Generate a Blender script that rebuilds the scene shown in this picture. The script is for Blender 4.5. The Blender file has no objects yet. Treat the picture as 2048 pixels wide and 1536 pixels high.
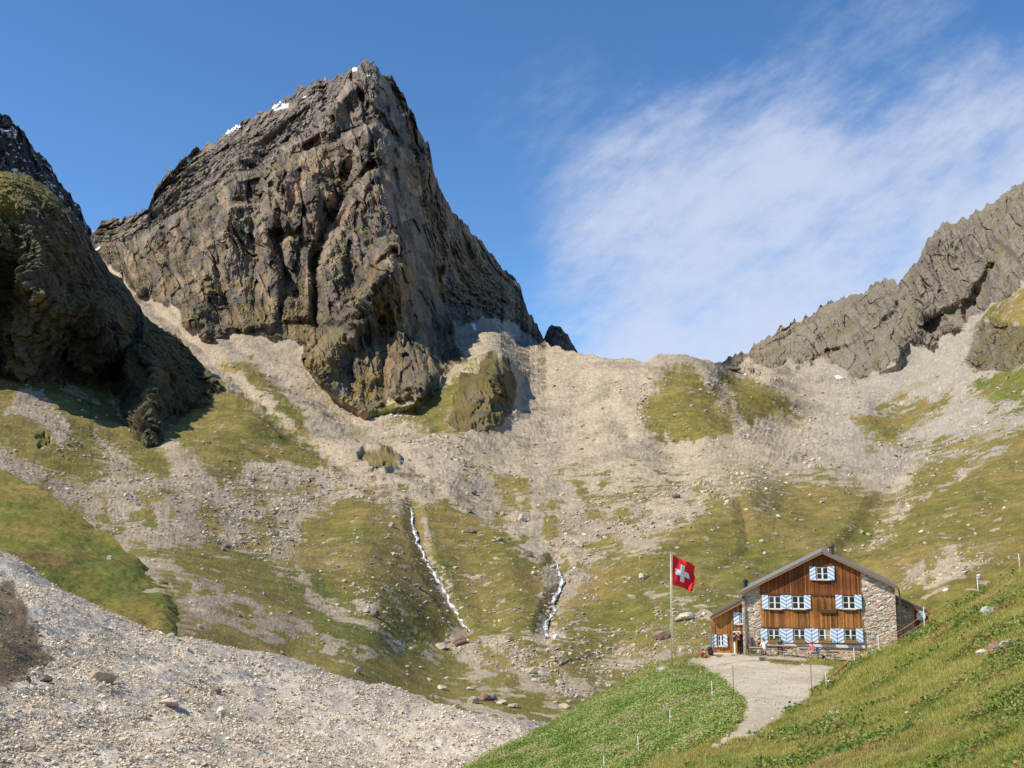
import bpy, bmesh, math, random, time
import numpy as np
from mathutils import Vector, Matrix
T0 = time.time()
random.seed(7); RS = np.random.RandomState(7)
SC = bpy.context.scene
C = bpy.data.collections.new('scene_things'); SC.collection.children.link(C)
# ------------------------------------------------------------------ camera
F = 2000.0; PITCH = math.radians(8.0); CP, SP = math.cos(PITCH), math.sin(PITCH)
cd = bpy.data.cameras.new('camera'); cam = bpy.data.objects.new('camera', cd); C.objects.link(cam)
cd.sensor_width = 36; cd.lens = 36*F/2048.0; cd.clip_start = 0.5; cd.clip_end = 20000
cam.location = (0, 0, 0); cam.rotation_euler = (math.pi/2+PITCH, 0, 0)
SC.camera = cam
SC.render.resolution_x = 1024; SC.render.resolution_y = 768
# ------------------------------------------------------------------ light
SUN_AZ, SUN_EL = math.radians(69), math.radians(47)     # azimuth left of "behind the camera"
SD = Vector((-math.sin(SUN_AZ)*math.cos(SUN_EL), -math.cos(SUN_AZ)*math.cos(SUN_EL), math.sin(SUN_EL)))
sl = bpy.data.lights.new('sun', 'SUN'); sl.energy = 5.0; sl.angle = math.radians(0.5); sl.color = (1.0, 0.93, 0.80)
so = bpy.data.objects.new('sun', sl); C.objects.link(so); so.rotation_euler = SD.to_track_quat('Z', 'Y').to_euler()
W = bpy.data.worlds.new('World'); SC.world = W; W.use_nodes = True
SC.view_settings.view_transform = 'Standard'; SC.view_settings.look = 'None'
SC.view_settings.gamma = 1; SC.view_settings.exposure = 0.2
SC.render.engine = 'CYCLES'

class NT:
    """tiny node helper"""
    def __init__(s, tree): s.t = tree; s.n = tree.nodes; s.l = tree.links
    def new(s, typ, **kw):
        nd = s.n.new(typ)
        for k, v in kw.items():
            if hasattr(nd, k) and not k.startswith('i_'): setattr(nd, k, v)
            else: nd.inputs[k[2:].replace('_', ' ')].default_value = v
        return nd
    def math(s, op, a, b=None, c=None, clamp=False):
        nd = s.n.new('ShaderNodeMath'); nd.operation = op; nd.use_clamp = clamp
        for i, v in enumerate((a, b, c)):
            if v is None: continue
            if isinstance(v, (int, float)): nd.inputs[i].default_value = v
            else: s.l.new(v, nd.inputs[i])
        return nd.outputs[0]
    def vmath(s, op, a, b=None):
        nd = s.n.new('ShaderNodeVectorMath'); nd.operation = op
        for i, v in enumerate((a, b)):
            if v is None: continue
            if isinstance(v, (tuple, list)): nd.inputs[i].default_value = v
            elif isinstance(v, (int, float)): nd.inputs['Scale'].default_value = v
            else: s.l.new(v, nd.inputs[i])
        return nd.outputs['Value'] if op in ('DOT_PRODUCT', 'LENGTH') else nd.outputs[0]
    def noise(s, vec, scale, detail=4, rough=.55, col=False):
        nd = s.n.new('ShaderNodeTexNoise'); nd.inputs['Scale'].default_value = scale
        nd.inputs['Detail'].default_value = detail; nd.inputs['Roughness'].default_value = rough
        if vec is not None: s.l.new(vec, nd.inputs['Vector'])
        return nd.outputs['Color' if col else 'Fac']
    def mix(s, fac, a, b, mode='MIX'):
        nd = s.n.new('ShaderNodeMix'); nd.data_type = 'RGBA'; nd.blend_type = mode
        for k, v in ((0, fac), (6, a), (7, b)):
            if isinstance(v, (int, float)): nd.inputs[k].default_value = v
            elif isinstance(v, (tuple, list)): nd.inputs[k].default_value = (*v[:3], 1)
            else: s.l.new(v, nd.inputs[k])
        return nd.outputs[2]
    def ramp(s, fac, a, b):
        nd = s.n.new('ShaderNodeMapRange'); nd.interpolation_type = 'SMOOTHSTEP'
        s.l.new(fac, nd.inputs[0]); nd.inputs[1].default_value = a; nd.inputs[2].default_value = b
        return nd.outputs[0]

def px_dir(px, py):
    u = (px-1024.0)/F; v = (768.0-py)/F
    fy = CP-v*SP; fz = SP+v*CP
    return u/fy, fz/fy        # x/Y and z/Y
# sky with thin high cloud drifting over the right half
w = NT(W.node_tree); w.n.clear()
out = w.new('ShaderNodeOutputWorld'); bg = w.new('ShaderNodeBackground')
sky = w.new('ShaderNodeTexSky'); sky.sky_type = 'NISHITA'; sky.sun_disc = False
sky.sun_elevation = SUN_EL; sky.sun_rotation = math.pi+SUN_AZ
sky.altitude = 2600; sky.air_density = 1.0; sky.dust_density = 0.25; sky.ozone_density = 2.2
tc = w.new('ShaderNodeTexCoord'); dirn = tc.outputs['Generated']
sep = w.new('ShaderNodeSeparateXYZ'); w.l.new(dirn, sep.inputs[0])
zz = w.math('MAXIMUM', sep.outputs[2], 0.03)
cx = w.math('DIVIDE', sep.outputs[0], w.math('ADD', zz, .12)); cy = w.math('DIVIDE', sep.outputs[1], w.math('ADD', zz, .12))
cmb = w.new('ShaderNodeCombineXYZ'); w.l.new(cx, cmb.inputs[0]); w.l.new(cy, cmb.inputs[1])
n1 = w.noise(cmb.outputs[0], 2.1, 7, .62); n2 = w.noise(cmb.outputs[0], 9.0, 5, .6)
n3 = w.noise(dirn, 3.0, 3, .5)
tu = w.math('DIVIDE', sep.outputs[0], w.math('MAXIMUM', sep.outputs[1], .05)); tv = w.math('DIVIDE', sep.outputs[2], w.math('MAXIMUM', sep.outputs[1], .05))
du = w.math('ADD', w.math('MULTIPLY', tu, .80), w.math('MULTIPLY', tv, .60)); dv = w.math('SUBTRACT', w.math('MULTIPLY', tv, .80), w.math('MULTIPLY', tu, .60))
cd2 = w.new('ShaderNodeCombineXYZ'); w.l.new(w.math('MULTIPLY', du, 1.5), cd2.inputs[0]); w.l.new(w.math('MULTIPLY', dv, 3.6), cd2.inputs[1])
n4 = w.noise(cd2.outputs[0], 3.4, 9, .66)
def blob(px, py, r0, r1):
    a, b = px_dir(px, py); v = Vector((a, 1, b)).normalized()
    d = w.vmath('DOT_PRODUCT', dirn, tuple(v))
    return w.ramp(d, math.cos(math.radians(r1)), math.cos(math.radians(r0)))
cov = w.math('MAXIMUM', blob(1500, 560, 2.0, 16.5), w.math('MULTIPLY', blob(1980, 420, 2, 11.5), .85))
cov = w.math('MAXIMUM', cov, w.math('MULTIPLY', blob(1740, 60, 1, 8), .46))
cov = w.math('MAXIMUM', cov, w.math('MULTIPLY', blob(1360, 680, 2, 9), 1.0))
cov = w.math('MAXIMUM', cov, w.math('MULTIPLY', blob(1130, 260, 1, 8), .34))
den = w.math('ADD', w.math('ADD', w.math('MULTIPLY', n1, .34), w.math('MULTIPLY', n4, 1.10)), w.math('MULTIPLY', n2, .18))
den = w.math('ADD', den, w.math('MULTIPLY', n3, .25))
den = w.math('ADD', den, w.math('MULTIPLY', cov, .62))
cl = w.ramp(den, 1.06, 1.66)
cl = w.math('MULTIPLY', cl, w.ramp(cov, 0.0, .75))
cl = w.math('MULTIPLY', cl, .80)
hs = w.new('ShaderNodeHueSaturation'); w.l.new(sky.outputs[0], hs.inputs['Color'])
hs.inputs['Saturation'].default_value = 1.2; hs.inputs['Value'].default_value = 1.75
CLOUDC = (6.3, 6.8, 8.2)
w.l.new(w.mix(cl, hs.outputs[0], CLOUDC), bg.inputs[0]); bg.inputs[1].default_value = 0.095
w.l.new(bg.outputs[0], out.inputs[0])

# ------------------------------------------------------------------ tags
def tag(o, label=None, cat=None, group=None, kind=None):
    for k, v in (('label', label), ('category', cat), ('group', group), ('kind', kind)):
        if v: o[k] = v
    return o
def link(o, parent=None):
    C.objects.link(o)
    if parent is not None: o.parent = parent
    return o
def empty(name, loc=(0, 0, 0), rz=0):
    o = bpy.data.objects.new(name, None); o.location = loc; o.rotation_euler = (0, 0, rz)
    o.empty_display_size = .3
    return link(o)
# ------------------------------------------------------------------ numpy noise
def _h(ix, iy, iz, s):
    h = (ix.astype(np.uint32)*np.uint32(374761393)) ^ (iy.astype(np.uint32)*np.uint32(668265263)) ^ (iz.astype(np.uint32)*np.uint32(2246822519)) ^ np.uint32((s*3266489917+12345) & 0xffffffff)
    h = (h ^ (h >> np.uint32(13)))*np.uint32(1274126177)
    h ^= h >> np.uint32(16); h = h*np.uint32(2246822519); h ^= h >> np.uint32(15)
    return h
_a = np.array([[1,1,0],[-1,1,0],[1,-1,0],[-1,-1,0],[1,0,1],[-1,0,1],[1,0,-1],[-1,0,-1],[0,1,1],[0,-1,1],[0,1,-1],[0,-1,-1],[1,1,0],[-1,1,0],[0,-1,1],[0,-1,-1]], dtype=np.float32)
def perlin(p, s=0):
    p = np.asarray(p, dtype=np.float64); i = np.floor(p).astype(np.int64); f = (p-i).astype(np.float32)
    u = f*f*f*(f*(f*6-15)+10); r = 0
    for dx in (0, 1):
        wx = u[:, 0] if dx else 1-u[:, 0]
        for dy in (0, 1):
            wy = u[:, 1] if dy else 1-u[:, 1]
            for dz in (0, 1):
                wz = u[:, 2] if dz else 1-u[:, 2]
                g = _a[_h(i[:, 0]+dx, i[:, 1]+dy, i[:, 2]+dz, s) & np.uint32(15)]
                d = g[:, 0]*(f[:, 0]-dx)+g[:, 1]*(f[:, 1]-dy)+g[:, 2]*(f[:, 2]-dz)
                r = r+wx*wy*wz*d
    return r
def fbm(p, o=5, s=0, g=.5, l=2.03):
    a = 1.0; t = 0; n = 0
    for k in range(o):
        t = t+a*perlin(p*l**k+17.3*k, s+k); n += a; a *= g
    return t/n*1.6
def ridged(p, o=5, s=0, g=.5, l=2.07):
    a = 1.0; t = 0; n = 0; wgt = 1.0
    for k in range(o):
        v = 1-np.abs(perlin(p*l**k+11.7*k, s+k))*1.7
        v = np.clip(v, 0, 1)**2*wgt; wgt = np.clip(v*1.6, 0, 1)
        t = t+a*v; n += a; a *= g
    return t/n
def facet(p, s=0):
    """nearest random cell: returns planar offset inside the cell, cell random, border distance"""
    i = np.floor(p).astype(np.int64); n = len(p)
    best = np.full(n, 9., np.float32); sec = best.copy(); off = np.zeros(n, np.float32); rnd = off.copy()
    for dx in (-1, 0, 1):
        for dy in (-1, 0, 1):
            for dz in (-1, 0, 1):
                c = i+np.array([dx, dy, dz]); h = _h(c[:, 0], c[:, 1], c[:, 2], s)
                q = np.stack([(h & 1023)/1023., ((h >> 10) & 1023)/1023., ((h >> 20) & 1023)/1023.], 1)
                d = (p-c-q).astype(np.float32); dd = (d*d).sum(1)
                h2 = _h(c[:, 0]+7, c[:, 1]+3, c[:, 2]+5, s+9)
                g = np.stack([(h2 & 1023)/511.5-1, ((h2 >> 10) & 1023)/511.5-1, ((h2 >> 20) & 1023)/511.5-1], 1).astype(np.float32)
                m = dd < best
                sec = np.where(m, best, np.minimum(sec, dd)); best = np.where(m, dd, best)
                off = np.where(m, (d*g).sum(1), off); rnd = np.where(m, (h2 >> 5 & 4095)/4095., rnd)
    return off, rnd, np.sqrt(sec)-np.sqrt(best)
def sst(a, b, x):
    t = np.clip((x-a)/(b-a), 0, 1); return t*t*(3-2*t)
def rbf(pts):
    """smooth scattered interpolation in photo coordinates: points (px, py, value)"""
    pts = np.array(pts, float); X = pts[:, :2]/1000.; v = pts[:, 2]; n = len(X)
    r = np.sqrt(((X[:, None]-X[None])**2).sum(2)); ph = lambda r: np.sqrt(r*r+0.0009)
    A = np.zeros((n+3, n+3)); A[:n, :n] = -ph(r)+np.eye(n)*0.003; A[:n, n] = 1; A[:n, n+1:] = X; A[n:, :n] = A[:n, n:].T
    wv = np.linalg.solve(A, np.concatenate([v, [0, 0, 0]]))
    def ev(x, y):
        s = np.shape(x); x = np.ravel(x)/1000.; y = np.ravel(y)/1000.; o = wv[n]+wv[n+1]*x+wv[n+2]*y
        for k in range(n): o = o-wv[k]*ph(np.hypot(x-X[k, 0], y-X[k, 1]))
        return o.reshape(s)
    return ev
def rbf_log(pts):
    e = rbf([(a, b, math.log(c)) for a, b, c in pts]); return lambda x, y: np.exp(e(x, y))
def pldist(x, y, pl, closed=False):
    d = np.full(np.shape(x), 1e9); n = len(pl)
    for k in range(n if closed else n-1):
        ax, ay = pl[k]; bx, by = pl[(k+1) % n]; ex, ey = bx-ax, by-ay; L = ex*ex+ey*ey+1e-9
        t = np.clip(((x-ax)*ex+(y-ay)*ey)/L, 0, 1)
        d = np.minimum(d, (x-ax-t*ex)**2+(y-ay-t*ey)**2)
    return np.sqrt(d)
def psd(x, y, pl):
    """signed distance in photo px, positive inside"""
    d = pldist(x, y, pl, True); ins = np.zeros(np.shape(x), bool); n = len(pl)
    for k in range(n):
        ax, ay = pl[k]; bx, by = pl[(k+1) % n]
        if ay == by: continue
        ins ^= ((y < ay) != (y < by)) & (x < (bx-ax)*(y-ay)/(by-ay)+ax)
    return np.where(ins, d, -d)
def pmask(x, y, pl, soft=6, warp=None):
    """0..1 mask of a polygon, only evaluated near its box"""
    a = np.array(pl); pad = 60; xf = x.ravel(); yf = y.ravel()
    m = (xf > a[:, 0].min()-pad) & (xf < a[:, 0].max()+pad) & (yf > a[:, 1].min()-pad) & (yf < a[:, 1].max()+pad)
    o = np.zeros(xf.shape); s = psd(xf[m], yf[m], pl)
    if warp is not None: s = s+warp.ravel()[m]
    o[m] = sst(-soft, soft, s); return o.reshape(x.shape)
# ------------------------------------------------------------------ meshes from numpy
def np_mesh(name, V, Fq, col=None, smooth=True, nper=4):
    me = bpy.data.meshes.new(name); V = np.asarray(V, np.float32); Fq = np.asarray(Fq, np.int32)
    me.vertices.add(len(V)); me.vertices.foreach_set('co', V.ravel())
    nf = len(Fq); me.loops.add(nf*nper); me.loops.foreach_set('vertex_index', Fq.ravel())
    me.polygons.add(nf); me.polygons.foreach_set('loop_start', np.arange(0, nf*nper, nper, dtype=np.int32))
    try: me.polygons.foreach_set('loop_total', np.full(nf, nper, np.int32))
    except Exception: pass
    me.polygons.foreach_set('use_smooth', np.full(nf, smooth, bool))
    if col is not None:
        a = me.color_attributes.new('Col', 'FLOAT_COLOR', 'POINT'); c = np.ones((len(V), 4), np.float32); c[:, :3] = col
        a.data.foreach_set('color', c.ravel())
    me.update(calc_edges=True); return me
def sub_mesh(name, V, Fq, col, sel, smooth=True):
    f = Fq[sel]; used = np.unique(f); mp = np.zeros(len(V), np.int64); mp[used] = np.arange(len(used))
    return np_mesh(name, V[used], mp[f], None if col is None else col[used], smooth)
def grid_faces(nr, nc):
    i = np.arange(nr-1)[:, None]*nc+np.arange(nc-1)[None]; i = i.ravel()
    return np.stack([i, i+1, i+nc+1, i+nc], 1)
def grid_normals(P):
    dx = np.gradient(P, axis=1); dy = np.gradient(P, axis=0); n = np.cross(dx, dy)
    n /= np.linalg.norm(n, axis=2, keepdims=True)+1e-9
    s = np.sign((n*P).sum(2, keepdims=True)); return -n*np.where(s == 0, 1, s)
def curve(pts):
    a = np.array(pts, float); return lambda x: np.interp(x, a[:, 0], a[:, 1])
def lin(c): return np.array(c, float)
def cmix(a, b, t): return a+(b-a)*t[..., None]
def slopeM(P):
    return np.abs(grid_normals(P)[..., 2])
def add_back(P, col, slope=.6, steps=((15, 0), (60, 0), (250, 0)), scale=1.0):
    """rows behind the crest so the ridge has a far side"""
    rows = [P]; cols = [col]; top = P[-1].copy()
    for k, (dy, _) in enumerate(steps):
        r = top.copy(); dirx = r[:, 0]/r[:, 1]
        r[:, 1] += dy*scale; r[:, 0] += dirx*dy*scale; r[:, 2] -= slope*dy*scale*(1 if k else .6)
        rows.append(r[None]); cols.append(col[-1:])
    return np.concatenate(rows, 0), np.concatenate(cols, 0)
# ------------------------------------------------------------------ terrain material
MATS = {}
def terrain_mat(name, s1, s2, bump=.4, dist=1.0, rough=.9, spk=0.0, spk_scale=1.0, contrast=.35):
    if name in MATS: return MATS[name]
    m = bpy.data.materials.new(name); m.use_nodes = True; t = NT(m.node_tree)
    b = t.n['Principled BSDF']; b.inputs['Roughness'].default_value = rough
    b.inputs['Specular IOR Level'].default_value = .2
    at = t.new('ShaderNodeAttribute', attribute_name='Col')
    g = t.new('ShaderNodeNewGeometry'); pos = g.outputs['Position']
    a = t.noise(pos, s1, 6, .65); c = t.noise(pos, s2, 4, .6)
    f = t.math('ADD', t.math('MULTIPLY', t.math('SUBTRACT', a, .5), contrast*2), t.math('MULTIPLY', t.math('SUBTRACT', c, .5), contrast*2))
    f = t.math('ADD', f, 1.0)
    col = t.vmath('MULTIPLY', at.outputs['Color'], None)
    cc = t.new('ShaderNodeCombineXYZ')
    for k in range(3): t.l.new(f, cc.inputs[k])
    t.l.new(cc.outputs[0], col.node.inputs[1])
    if spk > 0:
        v = t.new('ShaderNodeTexVoronoi'); v.inputs['Scale'].default_value = spk_scale; t.l.new(pos, v.inputs['Vector'])
        r = t.new('ShaderNodeSeparateColor'); t.l.new(v.outputs['Color'], r.inputs[0])
        k = t.math('MULTIPLY_ADD', r.outputs[0], spk*2, 1-spk)
        ck = t.new('ShaderNodeCombineXYZ')
        for q in range(3): t.l.new(k, ck.inputs[q])
        col = t.vmath('MULTIPLY', col, ck.outputs[0])
    t.l.new(col, b.inputs['Base Color'])
    bp = t.new('ShaderNodeBump'); bp.inputs['Strength'].default_value = bump; bp.inputs['Distance'].default_value = dist
    t.l.new(t.math('ADD', a, t.math('MULTIPLY', c, .5)), bp.inputs['Height'])
    t.l.new(bp.outputs[0], b.inputs['Normal'])
    MATS[name] = m; return m
def obj(name, me, mat, parent=None):
    if mat is not None:
        me.materials.clear(); me.materials.append(mat)
    return link(bpy.data.objects.new(name, me), parent)
# ================================================================== mountain and basin (one continuous ground)
SKY_PEAK = [(-300,560),(0,560),(150,520),(178,500),(185,465),(200,445),(225,430),(245,438),(290,420),(310,380),(330,350),(365,320),(390,300),(430,280),(455,264),(490,240),(540,215),(590,185),(600,174),(620,168),(640,160),(680,150),(710,133),(728,117),(748,118),(755,140),(770,148),(790,158),(800,180),(820,215),(838,260),(858,290),(868,340),(880,380),(905,420),(930,450),(965,485),(1000,525),(1008,545),(1030,550),(1045,590),(1060,630),(1080,662),(1092,688),(1150,706),(1200,716),(1245,712),(1285,722),(1320,709),(1370,716),(1440,727),(1462,712),(1500,698),(1540,668),(1570,648),(1620,630),(1655,608),(1690,598),(1720,592),(1755,562),(1782,553),(1796,572),(1815,545),(1835,520),(1855,482),(1880,450),(1915,438),(1940,434),(1985,400),(2048,362),(2120,320),(2350,180)]
topc = curve(SKY_PEAK)
BOT = curve([(-300,1170),(0,1175),(150,1240),(350,1335),(560,1390),(750,1435),(950,1490),(1040,1520),(1100,1530),(2350,1500)])
NC, NR = 1560, 860
xs = np.linspace(-300, 2350, NC)
PX = np.repeat(xs[None], NR, 0)
tt = np.linspace(0, 1, NR)[:, None]
rockx = sst(170, 200, xs)*(1-sst(1070, 1100, xs))+sst(1440, 1470, xs)
jx = np.stack([xs*.0, xs*.0, xs*0], 1); jx[:, 0] = xs/26.
jag = (ridged(jx, 5, 3, .6)-.45)*20+fbm(jx*4, 3, 9)*5
jag = jag*rockx
TOPS = topc(xs); TOP = TOPS-jag*.85
PY = BOT(xs)[None]+(TOPS[None]-BOT(xs)[None])*tt**.92-(jag*.85)[None]*tt**14
DP = [(735,115,1750),(800,300,1600),(760,400,1440),(790,510,1330),(800,560,1250),(600,500,1420),(600,600,1290),(300,500,1600),(200,470,1750),(450,270,1880),(600,180,1820),(400,450,1560),(850,300,1800),(900,450,2030),(1000,560,2200),(1080,660,2000),(900,600,1720),(940,665,1400),(1040,690,1480),(1000,648,1540),(1047,676,1560),(950,648,1450),(1082,692,1520),
 (1010,610,1950),(620,330,1560),(500,340,1660),(700,330,1480),(280,600,1330),(430,672,1110),(620,700,1080),(800,800,960),(720,820,930),(435,765,900),(350,800,850),(600,850,800),(1000,720,960),(950,860,790),(1030,850,840),(1050,750,1060),(1092,690,1400),(1110,715,1230),(1200,722,1060),(1320,716,1050),(1430,735,1050),
 (1150,850,840),(1100,900,760),(1350,900,740),(1000,1000,600),(870,990,560),(820,1020,500),(600,1040,470),(500,950,600),(500,850,740),(300,950,540),(150,1000,430),(100,850,620),(0,780,700),(-250,800,640),(-250,1000,380),(330,1120,290),(330,1060,350),(500,1150,300),(400,1250,200),(330,1200,220),(0,1130,230),(700,1350,190),(640,1250,250),(560,1370,172),(900,1290,330),(930,1260,345),(870,1150,400),(1050,1400,230),(1100,1450,200),(950,1490,160),(1230,1330,300),(1110,1135,430),(1090,1270,330),(1050,1060,500),
 (1300,1100,430),(1450,1150,380),(1500,1000,520),(1500,960,580),(1700,950,620),(1650,1040,500),(1700,1250,330),(1900,1150,330),(2048,1000,430),(2250,1000,380),(2048,800,740),(2250,700,760),(1800,850,860),(1900,900,660),(1600,1350,250),(1900,1400,220),(2300,1450,180),(1250,1480,190),
 (1700,775,1080),(1600,850,900),(1750,800,980),(1530,760,1080),(2048,365,1150),(2048,550,930),(2048,700,800),(1900,440,1290),(1850,700,1120),(1950,650,1000),(1780,560,1450),(1600,640,1560),(1470,712,1600),(2300,230,1000),(2300,500,780),(1700,720,1230),(1600,735,1300),(1800,620,1320),(1900,600,1150)]
dfield = rbf_log(DP)
D = dfield(PX, PY)
FEAT = [ # ridge (+) and gully (-) lines: polyline, width px, fraction of distance
 ([(735,115),(742,210),(750,290),(762,340),(772,420),(785,480),(800,560),(815,640),(830,760)],95,.040),
 ([(600,330),(625,430),(650,520),(655,600)],60,.030),([(480,320),(455,450),(410,560),(380,620)],60,.026),
 ([(560,340),(540,470),(560,600)],42,.024),([(790,505),(740,590),(690,660),(650,720)],48,.026),
 ([(700,330),(665,450),(634,520),(634,650)],22,-.020),([(590,470),(540,470),(590,590)],16,-.016),
 ([(872,560),(885,640),(890,730)],34,-.030),([(330,470),(380,540),(440,640)],24,-.020),
 ([(850,300),(860,420),(880,520)],34,.018),([(700,180),(640,260),(560,300)],26,.014),
 ([(760,640),(765,720),(770,790)],14,-.016),([(700,700),(705,790)],14,-.014),([(840,660),(850,760)],16,.012),
 ([(746,328),(690,400),(655,446),(632,520),(634,640)],15,-.018),([(785,505),(740,570),(690,640),(640,690),(610,725)],13,-.018),([(822,537),(852,640),(888,745)],18,-.018),([(545,370),(562,470),(575,560),(560,650)],13,-.014),([(430,420),(440,560),(480,660)],13,-.011),([(460,355),(520,335),(637,295),(755,238),(830,314)],11,-.010),([(790,345),(800,420),(822,500)],13,-.012),([(330,460),(345,540),(400,640)],12,-.010),([(600,340),(608,430),(600,520)],9,-.008),([(500,420),(512,520),(508,620)],9,-.007),([(720,370),(712,450),(730,540)],8,-.006),
 # moraine flutes and hillocks
 ([(1320,715),(1330,780),(1400,880)],70,.020),([(1440,735),(1500,790),(1560,850)],45,-.018),([(1200,715),(1160,850),(1120,980)],60,-.012),([(1240,715),(1215,800),(1260,880)],22,-.010),
 ([(740,985),(720,1100),(760,1230)],90,.050),([(900,990),(1000,1080),(1040,1200)],80,.040),([(822,1015),(845,1110),(890,1200),(935,1270)],26,-.030),([(1112,1130),(1130,1170),(1105,1220),(1090,1280)],34,-.030),
 ([(1500,985),(1350,1060),(1250,1150)],70,.030),([(1650,955),(1700,1050),(1620,1120)],80,.030),([(1790,990),(1740,1080),(1640,1180)],50,-.022),([(1480,1010),(1500,1100),(1420,1160)],24,-.016),([(1850,850),(1800,950),(1690,1090)],30,-.012),([(2048,900),(1900,1040),(1780,1180)],50,.02),
 ([(2048,560),(1990,610),(1930,720),(1720,800)],40,.012),([(1930,650),(1850,730),(1760,800)],60,-.016),
 ([(1560,735),(1600,690),(1720,592)],40,.014),([(1855,482),(1800,700)],60,.02),([(1915,440),(1960,600)],40,-.014),
 ([(290,600),(400,700),(560,850),(740,970)],24,-.020),([(440,680),(620,790),(780,900),(870,985)],26,-.014),
 ([(200,760),(330,920),(360,1000)],30,-.016),([(600,1290),(900,1360)],60,-.02)]
for pl, wd, am in FEAT:
    a = np.array(pl); m = (PX > a[:,0].min()-wd) & (PX < a[:,0].max()+wd) & (PY > a[:,1].min()-wd) & (PY < a[:,1].max()+wd)
    t = np.clip(1-pldist(PX[m], PY[m], pl)/wd, 0, 1); D[m] *= 1-am*(1.5 if pl[0][1] < 700 else 1)*(t*t*(3-2*t)*.5+t*.5)
PLATES = [([(885,850),(912,790),(930,750),(955,728),(985,712),(1022,726),(1037,780),(1028,830),(985,862),(950,872)],.006,16),
 ([(746,328),(720,360),(690,400),(655,446),(636,500),(632,560),(640,645),(690,650),(760,560),(782,510),(818,492),(802,420),(785,360)],.022,9),
 ([(782,508),(740,560),(690,625),(618,715),(640,770),(730,835),(830,815),(884,740),(852,640),(820,537)],.032,8),
 ([(520,340),(600,330),(640,380),(642,440),(626,520),(622,640),(560,645),(575,560),(560,470),(530,430)],.016,8),
 ([(430,420),(510,400),(545,470),(560,560),(550,660),(480,660),(440,560)],.014,9),([(270,480),(340,450),(400,500),(430,600),(420,680),(330,610)],.014,9),
 ([(300,400),(440,240),(735,90),(870,300),(830,312),(755,236),(637,292),(520,330),(460,352),(380,420),(300,452)],-.022,7),
 ([(700,130),(735,100),(800,170),(850,270),(800,300),(770,230),(730,200)],.012,7),([(600,190),(640,160),(660,260),(600,290),(570,250)],.008,7),
 ([(700,650),(760,625),(770,700),(740,780),(690,740)],.008,6),([(790,640),(830,680),(860,760),(810,800),(785,720)],.008,6),
 ([(1690,600),(1755,555),(1800,560),(1790,620),(1700,690),(1650,700),(1590,740),(1570,715),(1640,660)],.012,7),([(1640,690),(1760,640),(1812,690),(1795,735),(1700,765),(1640,730)],.020,8),
 ([(1870,440),(1930,430),(1980,520),(1940,600),(1840,640),(1820,560)],.018,9),([(2000,400),(2060,360),(2200,300),(2200,500),(2060,540),(1990,480)],.016,9),([(1500,690),(1570,650),(1560,690),(1500,725)],.008,6)]
for pl, am, so_ in PLATES: D *= 1-am*(1.35 if pl[0][0] < 1200 else 1.2)*pmask(PX, PY, pl, so_)
DBASE = D.copy()
# ---- what grows or lies where (outlines in photo coordinates of real patches on the ground)
q3 = np.stack([PX.ravel()/40., PY.ravel()/40., PX.ravel()*0], 1)
wob = (fbm(q3, 5, 41)*16).reshape(PX.shape); wob2 = (fbm(q3*.5+9, 5, 52)*34).reshape(PX.shape)
q4 = q3.copy(); q4[:, 0] *= 3.5; q4[:, 1] *= .8
drip = (fbm(q4, 3, 77)*16).reshape(PX.shape)
R_ALL = [[(100,0),(100,450),(180,505),(232,545),(275,592),(300,598),(345,618),(390,658),(425,682),(447,678),(457,664),(500,668),(560,682),(604,692),(602,720),(632,762),(680,798),(730,825),(775,802),(832,800),(882,765),(892,742),(938,722),(914,690),(900,655),(938,642),(1001,638),(1047,668),(1087,689),(1110,600),(1110,0)],
 [(890,850),(915,790),(932,750),(955,730),(985,714),(1020,728),(1034,780),(1025,828),(985,858),(950,868)],
 [(1440,728),(1500,722),(1560,738),(1580,722),(1640,715),(1690,742),(1720,758),(1740,752),(1800,728),(1812,690),(1850,706),(1930,640),(1990,606),(2048,558),(2400,400),(2400,0),(1400,0)],
 [(1930,700),(1945,672),(1985,640),(2060,650),(2120,640),(2130,700),(2048,728),(1990,742),(1935,735)],
 [(715,910),(730,890),(780,905),(802,925),(800,948),(770,950),(735,930)],
 [(75,872),(88,866),(100,872),(98,892),(80,896)],[(225,740),(250,745),(262,790),(300,850),(290,865),(255,830),(228,812)]]
ROCK = np.zeros(PX.shape)
for k, pl in enumerate(R_ALL): ROCK = np.maximum(ROCK, pmask(PX, PY, pl, 12 if k in (1, 2, 3, 4) else 6, wob*(1.5 if k == 2 else .9)))
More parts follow.
